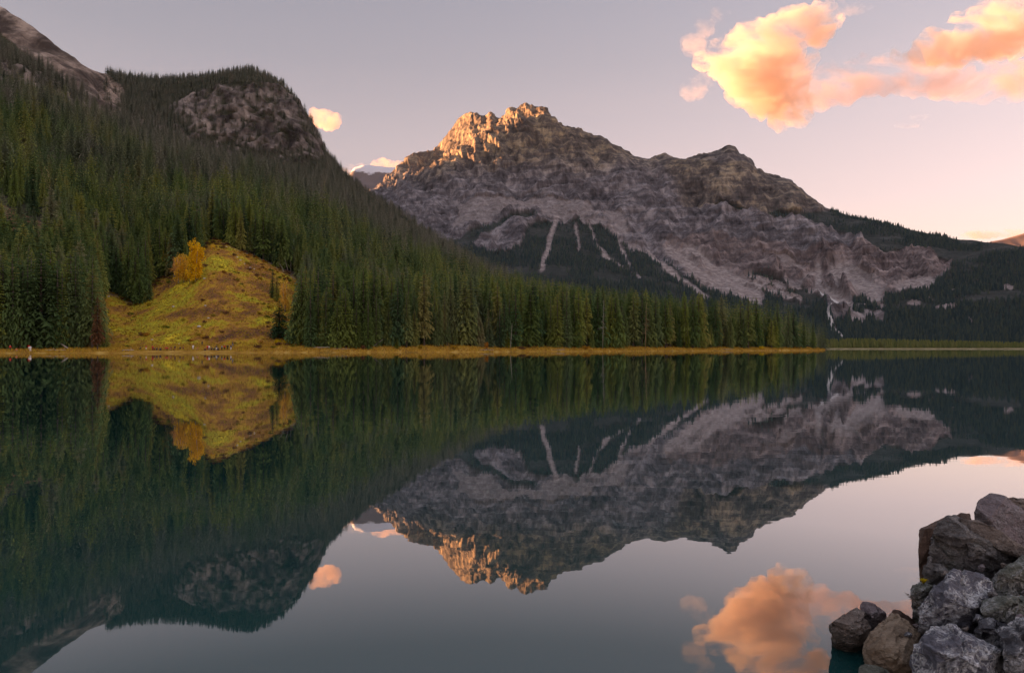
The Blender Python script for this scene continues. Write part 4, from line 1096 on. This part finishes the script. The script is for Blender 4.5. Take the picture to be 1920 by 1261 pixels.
rock([(1255, 1000), (1330, 935), (1420, 915), (1560, 930), (1560, 1300), (1400, 1400), (1290, 1330), (1262, 1150)], 2.86, .45, R_VEIN2, 'dark veined block in the bottom right corner', [(1350, 1060, -.07)], seed=13, bed=(-.55, .3, .78), layers=1.6, rough=.014)
rock([(330, 1135), (352, 1060), (395, 985), (440, 940), (545, 848), (612, 880), (725, 1005), (690, 1110), (668, 1200), (700, 1290), (560, 1300), (430, 1225), (345, 1185)], 3.26, .35, R_TAN,
     'tan brown slab with a dark layered edge standing in the water', [(432, 985, -.07), (520, 1100, -.12), (640, 1230, -.14)], seed=14, bed=(-.55, .3, .78), layers=1.6, rough=.009, tilt=.05)
rock([(120, 942), (175, 905), (232, 868), (312, 822), (362, 832), (385, 880), (392, 965), (345, 1050), (270, 1085), (235, 1045), (175, 1000)], 3.55, .25, R_BROWN, 'pointed brown rock farthest out in the water', [(300, 950, -.07), (345, 960, -.06), (240, 960, -.05)], seed=15, rough=.01)
rock([(325, 806), (360, 792), (402, 790), (450, 820), (505, 872), (470, 930), (430, 975), (392, 985), (360, 900)], 3.68, .25, R_MAUVE, 'pinkish grey rock wedged behind the pointed brown one', [(410, 860, -.05)], seed=16, rough=.011)
rock([(505, 880), (548, 846), (640, 888), (765, 965), (770, 1010), (720, 1010), (600, 930)], 3.5, .25, R_RUST, 'dark fragment of stone behind the tan slab', [(640, 930, -.04)], seed=17, rough=.011)
rock([(318, 1222), (360, 1206), (430, 1212), (500, 1240), (560, 1330), (480, 1450), (330, 1380)], 3.1, .3, R_GREEN, 'dark wet rock barely breaking the surface at the bottom', [(420, 1290, -.03)], seed=18, rough=.006, bev=.01)
# the pile goes on to the right of the picture
for k_, (cx_, cy_, Y_, r_, m_, lab) in enumerate(((1640, 300, 4.1, 150, R_MAUVE, 'mauve boulder beyond the right edge of the picture, upper'), (1700, 620, 3.6, 190, R_VEIN, 'veined boulder beyond the right edge of the picture, middle'), (1720, 1050, 3.0, 220, R_SPECK, 'speckled boulder beyond the right edge of the picture, lower'))):
    rr_ = random.Random(k_)
    rock([(cx_ + r_*rr_.uniform(.8, 1.1)*math.cos(a), cy_ + r_*rr_.uniform(.75, 1.1)*math.sin(a)) for a in np.arange(0, 6.2, .7)], Y_, .4, m_, lab, [(cx_, cy_, -.12)], seed=30+k_, rough=.015)
GAPS = ['under the speckled boulder beside the upper veined one', 'on top of the upper veined boulder', 'right of the upper veined boulder', 'below the greenish block at the dark wedge', 'between the tan slab and the veined boulders', 'behind the tan slab at the dark fragment',
        'in the notch left of the bottom corner block', 'between the leaning slab and the greenish block', 'under the greenish block at the right edge', 'left of the upper veined boulder by the knobbly stone', 'against the right side of the tan slab', 'between the pointed brown rock and the tan slab', 'under the broad brown slab at the right', 'between the two large veined boulders']
# small stones caught in the gaps
for k_, (cx_, cy_, Y_) in enumerate(((880, 615, 3.46), (1120, 570, 3.5), (1190, 745, 3.22), (1090, 905, 3.12), (750, 975, 3.24), (690, 950, 3.34), (1235, 1120, 2.9), (1400, 730, 3.22), (1380, 905, 3.0), (815, 700, 3.44), (640, 1010, 3.24), (470, 985, 3.42), (1290, 560, 3.46), (1010, 975, 3.06))):
    rr_ = random.Random(50 + k_); r_ = rr_.uniform(18, 42)
    rock([(cx_ + r_*rr_.uniform(.7, 1.3)*math.cos(a), cy_ + r_*rr_.uniform(.5, 1.0)*math.sin(a)) for a in np.arange(0, 6.2, .9)], Y_, .10, rr_.choice((R_SPECK, R_VEIN2, R_BROWN, R_MAUVE)), 'small broken stone ' + GAPS[k_], [(cx_, cy_, -.04)], seed=60+k_, rough=.006, bev=.003, foot=False, cuts=4, name='stone', grp='small stones in the gaps of the pile')
# stony bank under the pile, dropping into the lake
bx, by = np.meshgrid(np.linspace(.9, 9, 60), np.linspace(-2, 7, 60))
bz = np.clip((bx - 2.15)*.55 - 1.2*np.maximum(by - 3.35, 0), -1.6, .75) + .06*fbm(bx*1.7, by*1.7, 0, 4, 5) - .30
bank = link('shore_bank', mesh_np('shore_bank', np.stack([bx, by, bz], -1).reshape(-1, 3), grid_faces(60, 60)), R_SPECK)
tag(bank, 'stony bank beneath the boulders in the near corner', 'bank', kind='structure')
# small plants on the pile
q = Vector(P(*C5(705, 815), 3.32))
tw = tubes_mesh('twig', [([(0, 0, 0), (-.02, 0, .03), (-.05, .0, .055)], [.0022, .0016, .0007])] + [([(-.05*f, 0, .055*f), (-.05*f - .022, .004*s_, .055*f + .006 + .004*s_)], [.0018, .0005]) for f in (.3, .5, .7, .9) for s_ in (-1, 1)], 4)
two = link('twig', tw, M_BARK); two.location = q
tag(two, 'thin dark twig sticking out left of the veined boulder', 'twig')
q = Vector(P(*C5(738, 664), 3.42)); r_ = random.Random(3)
tuft = tubes_mesh('moss_tuft', [([(0, 0, -.01), (r_.uniform(-.012, .012), r_.uniform(-.01, .01), .008), (r_.uniform(-.022, .022), r_.uniform(-.02, .02), .014)], [.0025, .0018, .0006]) for _ in range(34)], 3)
to = link('plant_tuft', tuft, M_YEL); to.location = q
tag(to, 'tiny yellow plant tuft on the crumbly brown stone', 'plant')

# ------------------------------------------------------------------ driftwood, stones and people on the far bank
def log(px, py, L, r, az, rise, label, mat=None, stubs=2):
    q = Vector(hill_at(px, py)); dv = Vector((math.cos(az)*math.cos(rise), math.sin(az)*math.cos(rise), math.sin(rise)))
    items = [([tuple(dv*(-L/2) + Vector((0, 0, r*.7 + L/2*math.sin(rise)))), tuple(Vector((0, 0, r*.9 + L/2*math.sin(rise)))), tuple(dv*(L/2) + Vector((0, 0, r*.7 + L/2*math.sin(rise))))], [r, r*.85, r*.45])]
    rs = random.Random(int(px))
    for _ in range(stubs):
        f = rs.uniform(-.2, .45); b = dv*L*f + Vector((0, 0, r*.8 + L/2*math.sin(rise)))
        items.append(([tuple(b), tuple(b + Vector((rs.uniform(-.5, .5), -.3, rs.uniform(.4, .9))))], [r*.35, r*.12]))
    o = link('log', tubes_mesh('log', items, 7), mat or M_DEAD); o.location = q
    tag(o, label, 'log', 'driftwood on the far bank')
log(59, 644, 11, .16, .1, .75, 'pale dead trunk leaning steeply among the dark left spruces', stubs=1)
log(117, 653, 6, .22, 2.7, .35, 'bleached root end of a fallen tree by the left stand', M_PALE, 4)
log(104, 657, 6, .2, .1, .02, 'long pale driftwood log on the beach below the left stand', M_PALE)
log(240, 659, 3.4, .25, .2, .04, 'short pale log at the water just left of the sitting people', M_PALE, 1)
log(597, 653, 9, .2, -.25, .03, 'pale fallen log on the bank below the spruce clump', M_PALE)
log(640, 655, 6, .17, .3, .02, 'grey log on the bank right of the spruce clump')
log(709, 650, 5, .14, .7, .6, 'grey leaning stick beside the rust red shrub')
log(905, 657, 9, .16, 0.05, .01, 'long pale driftwood log on the shore near the centre', M_PALE)
log(1045, 657, 7, .18, .1, .01, 'pale driftwood log on the shore right of the centre', M_PALE)
log(1360, 657, 8, .2, -.1, .01, 'pale driftwood log near the end of the forest', M_PALE)

M_STONE = plain('pale_stone', (.5, .47, .42), .9, var=.2)
def stone(px, py, w, label, grp):
    q = hill_at(px, py); s = w/FPX*q[1]/2
    bm = bmesh.new(); bmesh.ops.create_icosphere(bm, subdivisions=2, radius=1)
    rs = random.Random(int(px*7+py))
    for v in bm.verts:
        n_ = .75 + .45*rs.random(); v.co = Vector((v.co.x*s*n_, v.co.y*s*n_, v.co.z*s*.6*n_))
    me = bpy.data.meshes.new('stone'); bm.to_mesh(me); bm.free()
    o = link('stone', me, M_STONE); o.location = (q[0], q[1], q[2] + s*.2); tag(o, label, 'stone', grp)
for px_, py_, w_, lab in ((285, 637, 4.5, 'round white stone above the people in the meadow'), (373, 614, 7, 'flat pale stone halfway up the meadow'), (384, 521, 6, 'pale stone just right of the large golden aspen'),
                          (325, 575, 5, 'pale stone in the middle of the meadow, leftmost'), (385, 575, 5, 'pale stone in the middle of the meadow, right of another'), (336, 645, 3.5, 'small white stone above the sitting group'),
                          (203, 557, 5, 'pale stone on the path at the left end of the meadow'), (391, 596, 4, 'little pale stone on the meadow slope')):
    stone(px_, py_, w_, lab, None)
for n_i, (px_, py_) in enumerate(sorted(((432, 470), (437, 478), (446, 484), (452, 489), (460, 494), (469, 500), (478, 505), (424, 463), (447, 476), (549, 523), (556, 527), (562, 531)), key=lambda s_: s_[1])):
    stone(px_ + random.uniform(-2, 2), py_ + random.uniform(-1, 1), random.uniform(2.5, 5), 'pale rubble stone, %s from the top of the bare track above the meadow' % ordinal(n_i + 1), 'rubble along the meadow track')

def skin(name, verts, edges, radii, root=0, sub=1):
    me = bpy.data.meshes.new(name); me.from_pydata(verts, edges, []); me.update()
    o = bpy.data.objects.new(name, me); COL.objects.link(o)
    sk = o.modifiers.new('skin', 'SKIN'); sk.use_smooth_shade = True
    if not me.skin_vertices: bpy.context.view_layer.update()
    lay = me.skin_vertices[0].data if me.skin_vertices else None
    if lay is None: 
        bpy.context.view_layer.objects.active = o; bpy.ops.mesh.customdata_skin_add(); lay = me.skin_vertices[0].data
    for i, r_ in enumerate(radii):
        lay[i].radius = (r_, r_) if not isinstance(r_, tuple) else r_; lay[i].use_root = (i == root)
    if sub:
        s_ = o.modifiers.new('sub', 'SUBSURF'); s_.levels = sub; s_.render_levels = sub
    dg = bpy.context.evaluated_depsgraph_get()
    m2 = bpy.data.meshes.new_from_object(o.evaluated_get(dg))
    bpy.data.objects.remove(o, do_unlink=True); bpy.data.meshes.remove(me)
    m2.name = name
    return m2
def pose(kind):
    """joint positions: standing / sitting / walking"""
    if kind == 'stand':
        J = dict(pel=(0, 0, .95), che=(0, .0, 1.32), nec=(0, 0, 1.50), hd0=(0, -.01, 1.58), hd1=(0, -.02, 1.72),
                 shL=(-.19, 0, 1.42), elL=(-.25, .03, 1.14), haL=(-.23, -.10, .90), shR=(.19, 0, 1.42), elR=(.26, .02, 1.14), haR=(.20, -.14, .95),
                 hiL=(-.09, 0, .90), knL=(-.11, -.02, .50), anL=(-.12, .02, .09), toL=(-.13, -.15, .04), hiR=(.09, 0, .90), knR=(.11, -.03, .50), anR=(.12, .01, .09), toR=(.15, -.15, .04))
    elif kind == 'walk':
        J = dict(pel=(0, 0, .94), che=(.03, .0, 1.31), nec=(.05, 0, 1.49), hd0=(.06, -.01, 1.57), hd1=(.08, -.02, 1.71),
                 shL=(.02, .19, 1.41), elL=(-.10, .24, 1.14), haL=(-.02, .24, .90), shR=(.05, -.19, 1.41), elR=(.16, -.24, 1.15), haR=(.33, -.20, 1.02),
                 hiL=(0, .09, .90), knL=(.20, .09, .52), anL=(.26, .09, .09), toL=(.41, .10, .06), hiR=(0, -.09, .90), knR=(-.02, -.10, .48), anR=(-.30, -.10, .18), toR=(-.20, -.10, .05))
    else:
        J = dict(pel=(0, .05, .34), che=(0, .0, .70), nec=(0, -.04, .87), hd0=(0, -.06, .95), hd1=(0, -.09, 1.09),
                 shL=(-.19, 0, .80), elL=(-.27, -.14, .56), haL=(-.12, -.36, .55), shR=(.19, 0, .80), elR=(.27, -.14, .56), haR=(.12, -.36, .55),
                 hiL=(-.09, .02, .30), knL=(-.13, -.42, .48), anL=(-.12, -.55, .09), toL=(-.13, -.72, .04), hiR=(.09, .02, .30), knR=(.13, -.42, .47), anR=(.12, -.52, .09), toR=(.15, -.69, .04))
    return J
def body_parts(kind):
    J = pose(kind)
    names = ['pel', 'che', 'nec', 'hd0', 'hd1', 'shL', 'elL', 'haL', 'shR', 'elR', 'haR', 'hiL', 'knL', 'anL', 'toL', 'hiR', 'knR', 'anR', 'toR']
    ix = {n_: i for i, n_ in enumerate(names)}
    E = [('pel', 'che'), ('che', 'nec'), ('nec', 'hd0'), ('hd0', 'hd1'), ('che', 'shL'), ('shL', 'elL'), ('elL', 'haL'), ('che', 'shR'), ('shR', 'elR'), ('elR', 'haR'), ('pel', 'hiL'), ('hiL', 'knL'), ('knL', 'anL'), ('anL', 'toL'), ('pel', 'hiR'), ('hiR', 'knR'), ('knR', 'anR'), ('anR', 'toR')]
    rad = dict(pel=.13, che=.14, nec=.055, hd0=.085, hd1=.085, shL=.065, elL=.043, haL=.04, shR=.065, elR=.043, haR=.04, hiL=.09, knL=.06, anL=.042, toL=.04, hiR=.09, knR=.06, anR=.042, toR=.04)
    body = skin('body', [J[n_] for n_ in names], [(ix[a], ix[b]) for a, b in E], [rad[n_] for n_ in names])
    def sub(nl, el_, grow, nm):
        k_ = {n_: i for i, n_ in enumerate(nl)}
        return skin(nm, [J[n_] for n_ in nl], [(k_[a], k_[b]) for a, b in el_], [rad[n_] + grow for n_ in nl])
    jk = sub(['pel', 'che', 'shL', 'elL', 'haL', 'shR', 'elR', 'haR'], [('pel', 'che'), ('che', 'shL'), ('shL', 'elL'), ('elL', 'haL'), ('che', 'shR'), ('shR', 'elR'), ('elR', 'haR')], .03, 'jacket')
    tr = sub(['pel', 'hiL', 'knL', 'anL', 'hiR', 'knR', 'anR'], [('pel', 'hiL'), ('hiL', 'knL'), ('knL', 'anL'), ('pel', 'hiR'), ('hiR', 'knR'), ('knR', 'anR')], .018, 'trousers')
    bm = bmesh.new(); bmesh.ops.create_uvsphere(bm, u_segments=10, v_segments=7, radius=.115)
    h1 = Vector(J['hd1']) + Vector((0, .02, .03))
    for v in list(bm.verts):
        if v.co.z < -.03 and v.co.y < .02: v.co.z = -.03
        v.co += h1
    hr = bpy.data.meshes.new('hair'); bm.to_mesh(hr); bm.free()
    return {'body': body, 'jacket': jk, 'trousers': tr, 'hair': hr}
BODY = {k_: body_parts(k_) for k_ in ('stand', 'sit', 'walk')}
M_SKIN = plain('skin_tone', (.45, .28, .20), .6)
CL = {n_: plain(n_ + '_cloth', c_, .9) for n_, c_ in dict(red=(.55, .025, .02), dark=(.018, .018, .026), navy=(.03, .04, .09), white=(.72, .70, .68), orange=(.55, .16, .03), grey=(.20, .22, .28), maroon=(.20, .03, .03), green=(.06, .10, .05), blue=(.10, .18, .32), tan=(.36, .27, .17)).items()}
HAIR = [plain('hair_' + n_, c_, .8) for n_, c_ in (('black', (.012, .010, .010)), ('brown', (.06, .035, .02)), ('fair', (.28, .19, .09)))]
def person(px, py, kind, jacket, trousers, label, rz=None, grp='people on the far bank'):
    q = hill_at(px, py)
    e = empty('person', (q[0], q[1], max(q[2], .04)), random.uniform(-.7, .7) if rz is None else rz)
    tag(e, label, 'person', grp)
    for nm, mt in (('body', M_SKIN), ('jacket', CL[jacket]), ('trousers', CL[trousers]), ('hair', random.choice(HAIR))):
        me = BODY[kind][nm]
        if not me.materials: me.materials.append(None)
        o = bpy.data.objects.new(nm, me); COL.objects.link(o); o.parent = e
        o.material_slots[0].link = 'OBJECT'; o.material_slots[0].material = mt
PEOPLE = [
 (19, 657, 'stand', 'red', 'dark', 'person in a bright red jacket standing at the far left waterline'),
 (31, 658, 'sit', 'orange', 'tan', 'person in orange sitting on the beach beside the red jacket'),
 (54, 656, 'stand', 'red', 'white', 'person in red top and white trousers below the leaning trunk'),
 (57, 658, 'stand', 'white', 'white', 'person all in white at the water below the left spruces'),
 (264, 656, 'sit', 'dark', 'dark', 'person in black sitting at the left end of the seated group'),
 (274, 657, 'stand', 'red', 'white', 'person in red jacket and white trousers in the left group'),
 (286, 657, 'stand', 'red', 'maroon', 'person all in dark red standing in the left group'),
 (289, 656, 'sit', 'maroon', 'dark', 'person in maroon sitting beside the dark red one'),
 (294, 657, 'sit', 'dark', 'navy', 'person in black crouched in the middle of the left group'),
 (301, 657, 'sit', 'navy', 'dark', 'person in navy sitting in the left group'),
 (311, 656, 'sit', 'red', 'maroon', 'person in red sitting right of the navy one'),
 (314, 656, 'sit', 'red', 'dark', 'second person in red sitting right of the navy one'),
 (321, 656, 'sit', 'maroon', 'tan', 'person in maroon with tan trousers sitting in the left group'),
 (328, 655, 'sit', 'dark', 'maroon', 'person in black and maroon on the bank'),
 (338, 655, 'sit', 'dark', 'dark', 'person in black sitting near the right end of the left group'),
 (344, 655, 'sit', 'maroon', 'dark', 'person in maroon at the right end of the left group'),
 (362, 656, 'stand', 'white', 'white', 'lone person in white standing between the two groups'),
 (371, 656, 'sit', 'orange', 'tan', 'person in orange sitting between the two groups'),
 (379, 649, 'stand', 'dark', 'navy', 'person in dark clothes standing higher on the bank'),
 (385, 657, 'sit', 'maroon', 'dark', 'person in maroon at the left end of the right group'),
 (389, 657, 'stand', 'red', 'maroon', 'person in bright red standing in the right group'),
 (392, 657, 'stand', 'white', 'grey', 'person in a white top beside the bright red one'),
 (397, 657, 'sit', 'dark', 'dark', 'person in black sitting in the middle of the right group'),
 (402, 657, 'sit', 'green', 'dark', 'person in dark green sitting in the right group'),
 (406, 658, 'stand', 'dark', 'white', 'person in black with white trousers at the water'),
 (409, 657, 'sit', 'dark', 'navy', 'person in black and navy sitting in the right group'),
 (416, 657, 'stand', 'grey', 'dark', 'person in a grey jacket standing in the right group'),
 (421, 656, 'stand', 'red', 'dark', 'person in red jacket and black trousers near the right end'),
 (427, 656, 'stand', 'dark', 'dark', 'person all in black near the right end of the right group'),
 (433, 656, 'stand', 'navy', 'white', 'person in navy with white trousers at the right end'),
 (436, 650, 'walk', 'dark', 'grey', 'person walking down the bank above the right group'),
]
for a_ in PEOPLE: person(*a_)
# grass tufts and low scrub of the meadow and the sedge along the water
def tuft_mesh(seed, n=9, spread=.5):
    r_ = random.Random(seed); V, F = [], []
    for k_ in range(n):
        a = r_.uniform(0, 6.28); x, y = r_.uniform(-.3, .3), r_.uniform(-.3, .3); l = r_.uniform(.5, 1)
        dx, dy = math.cos(a)*spread*l, math.sin(a)*spread*l; w_ = .07; i = len(V)
        V += [(x - w_*math.sin(a), y + w_*math.cos(a), 0), (x + w_*math.sin(a), y - w_*math.cos(a), 0), (x + dx, y + dy, l)]; F.append((i, i+1, i+2))
    return mesh_np('tuft', V, F, False)
t = NT('dry_grass'); inf = t.node('ShaderNodeObjectInfo')
gc = t.ramp(inf.outputs['Random'], [(0, (.15, .07, .025)), (.3, (.34, .185, .025)), (.55, (.32, .27, .025)), (.8, (.55, .37, .03)), (1, (.45, .30, .07))])
gc = t.mix(t.attr('tint', 'INSTANCER'), gc, (.46, .27, .04))
M_GRASS = t.bsdf(gc, .9, None, .1)
TF = [tuft_mesh(i) for i in range(4)]
for m in TF: m.materials.append(M_GRASS)
PC_T = proto_collection('tuft_shape', TF)
wgt = np.where((meadowA > .5) & (YA < 400) & (ZA > .5) & (pxA > 150), 1.0, 0.0)
gx, gy, gz, gi_, gj_, _ = sample_cells(XA, YA, ZA, wgt, 15000, RNG)
hh = RNG.uniform(.25, .8, len(gx))
scatter('meadow_grass', np.stack([gx, gy, gz - .03], -1), np.stack([hh*1.3, hh*1.3, hh], -1), RNG.random(len(gx))*6.28, np.zeros(len(gx)), RNG.integers(0, 4, len(gx)), PC_T, 'golden and brown autumn grass covering the open meadow', 'grass')
sdf = YA - shoreY(pxA)
wgt = np.where((ZA > .12) & (ZA < 3.2) & (sdf < 24) & (pxA > -60) & (pxA < 1545) & ~((pxA > 250) & (pxA < 440) & (ZA < .6)), 1.0, 0.0)
gx, gy, gz, gi_, gj_, _ = sample_cells(XA, YA, ZA, wgt, 16000, RNG)
hh = RNG.uniform(.35, .95, len(gx))
scatter('shore_sedge', np.stack([gx, gy, gz - .03], -1), np.stack([hh*.9, hh*.9, hh], -1), RNG.random(len(gx))*6.28, RNG.random(len(gx)), RNG.integers(0, 4, len(gx)), PC_T, 'golden sedge strip along the waterline of the far shore', 'sedge')

# ------------------------------------------------------------------ clouds (far outside the haze)
def cloud_material(name, dens, col=(1, 1, 1), an=.2, scale=.0022, lo=.42, hi=.62, detail=5):
    t = NT(name)
    pv = t.node('ShaderNodeVolumePrincipled')
    pv.inputs['Color'].default_value = (*col, 1); pv.inputs['Anisotropy'].default_value = an
    n = t.noise(t.coord('Object', (.62, 1, 1.15), (0, .25, 0)), scale, detail, .64, .5)
    mr_ = t.node('ShaderNodeMapRange', interpolation_type='SMOOTHSTEP'); t.link(n, mr_.inputs[0])
    mr_.inputs[1].default_value = lo; mr_.inputs[2].default_value = hi; mr_.inputs[3].default_value = 0; mr_.inputs[4].default_value = dens
    t.link(mr_.outputs[0], pv.inputs['Density'])
    t.link(pv.outputs[0], t.out.inputs['Volume'])
    return t.m
def cloud(lobes, Y0, mat, label, seed, amp=.35, vox=None, deep=.8):
    """lobes: (px, py, rx, ry) in picture pixels at distance Y0 -> one closed lumpy hull"""
    bm = bmesh.new(); k_ = Y0/FPX
    c = Vector(P(sum(l[0] for l in lobes)/len(lobes), sum(l[1] for l in lobes)/len(lobes), Y0))
    rs = random.Random(seed)
    for (lx, ly, rx, ry) in lobes:
        q = Vector(P(lx, ly, Y0)) - c + Vector((0, rs.uniform(-.3, .3)*min(rx, ry)*k_, 0))
        mt = Matrix.Translation(q) @ Matrix.Diagonal((rx*k_, min(rx, ry)*k_*deep, ry*k_, 1))
        bmesh.ops.create_icosphere(bm, subdivisions=3, radius=1, matrix=mt)
    me = bpy.data.meshes.new('cloud'); bm.to_mesh(me); bm.free()
    o = link('cloud', me); md = o.modifiers.new('remesh', 'REMESH'); md.mode = 'VOXEL'; md.voxel_size = vox or min(min(l[2], l[3]) for l in lobes)*k_/5
    dg = bpy.context.evaluated_depsgraph_get(); m2 = bpy.data.meshes.new_from_object(o.evaluated_get(dg))
    o.modifiers.clear(); o.data = m2; bpy.data.meshes.remove(me)
    n = len(m2.vertices); V = np.empty(n*3, np.float32); m2.vertices.foreach_get('co', V); V = V.reshape(-1, 3)
    N_ = np.empty(n*3, np.float32); m2.vertex_normals.foreach_get('vector', N_); N_ = N_.reshape(-1, 3)
    s_ = sum(min(l[2], l[3]) for l in lobes)/len(lobes)*k_
    x, y, z = (V/s_).T
    dsp = s_*amp*(fbm(x*1.4, y*1.4, z*1.4, 5, seed, .55) + .25)
    V = V + N_*dsp[:, None]
    m2.vertices.foreach_set('co', V.astype(np.float32).ravel()); m2.update()
    m2.materials.clear(); m2.materials.append(mat); m2.name = 'cloud'
    o.location = c
    tag(o, label, 'cloud', 'sunset clouds')
    return o
CM1 = cloud_material('cloud_thick', .010, (.86, .74, .65), an=.45, scale=.0026, lo=.44, hi=.58, detail=8)
CM2 = cloud_material('cloud_thin', .0026, (.86, .74, .68), an=.45, scale=.003, lo=.44, hi=.66, detail=8)
CM4 = cloud_material('cloud_orange', .006, (.80, .60, .46), an=.45, scale=.002, lo=.38, hi=.6, detail=8)
CM3 = cloud_material('cloud_dusky', .0048, (.74, .60, .57), an=.45, scale=.002, lo=.42, hi=.62, detail=8)
cloud([(1390, 120, 66, 50), (1445, 95, 86, 66), (1445, 155, 76, 54), (1500, 58, 60, 40), (1482, 205, 44, 32), (1540, 32, 40, 22), (1340, 112, 34, 20)], 7600, CM1, 'big bright white and orange sunset cloud above the mountain', 1)
cloud([(1530, 170, 60, 36), (1590, 150, 70, 38), (1660, 140, 80, 36), (1740, 145, 90, 36), (1820, 150, 95, 36), (1900, 145, 95, 36), (2000, 135, 95, 36)], 7700, CM3, 'long dusky mauve cloud bank trailing right of the bright cloud', 2)
cloud([(1715, 108, 44, 18), (1780, 90, 76, 34), (1860, 62, 90, 50), (1950, 44, 105, 56), (2060, 20, 100, 60)], 7400, CM1, 'glowing orange cloud in the upper right corner', 3)
cloud([(1300, 85, 26, 20), (1320, 55, 20, 16), (1350, 28, 18, 12)], 7800, CM2, 'thin pink wisp above left of the bright cloud', 4)
cloud([(1300, 168, 26, 18), (1325, 150, 26, 14)], 7800, CM2, 'pale wisp below left of the bright cloud', 5)
cloud([(1590, 18, 34, 10), (1560, 8, 30, 12), (1620, 10, 22, 8)], 7800, CM2, 'thin pink streak above the bright cloud', 6)
cloud([(1740, 222, 40, 7), (1700, 236, 26, 5)], 7900, CM2, 'small pink streak under the cloud bank', 7)
cloud([(596, 222, 17, 17), (612, 224, 22, 18), (626, 228, 16, 13)], 9500, CM4, 'small round orange cloud beside the left shoulder', 8)
cloud([(718, 312, 26, 14), (745, 312, 20, 10)], 12500, CM4, 'bright low cloud behind the snowy mountain', 9)
cloud([(655, 318, 22, 10), (680, 316, 20, 9)], 12500, CM2, 'low pink cloud left of the snowy mountain', 10)
cloud([(1840, 440, 40, 8), (1900, 438, 40, 8), (1960, 436, 40, 9)], 14500, CM4, 'thin bright cloud on the horizon at the right', 11)

# ------------------------------------------------------------------ haze
if HAZE > 0:
    bm = bmesh.new(); bmesh.ops.create_cube(bm, size=1, matrix=Matrix.Translation((0, 3000, 940)) @ Matrix.Diagonal((19000, 13000, 1900, 1)))
    me = bpy.data.meshes.new('haze'); bm.to_mesh(me); bm.free()
    t = NT('haze_air'); pv = t.node('ShaderNodeVolumePrincipled')
    pv.inputs['Color'].default_value = (.78, .87, 1, 1); pv.inputs['Density'].default_value = HAZE; pv.inputs['Anisotropy'].default_value = 0
    t.link(pv.outputs[0], t.out.inputs['Volume'])
    hz = link('haze', me, t.m); tag(hz, 'thin bluish evening haze over the valley', 'haze', kind='stuff')
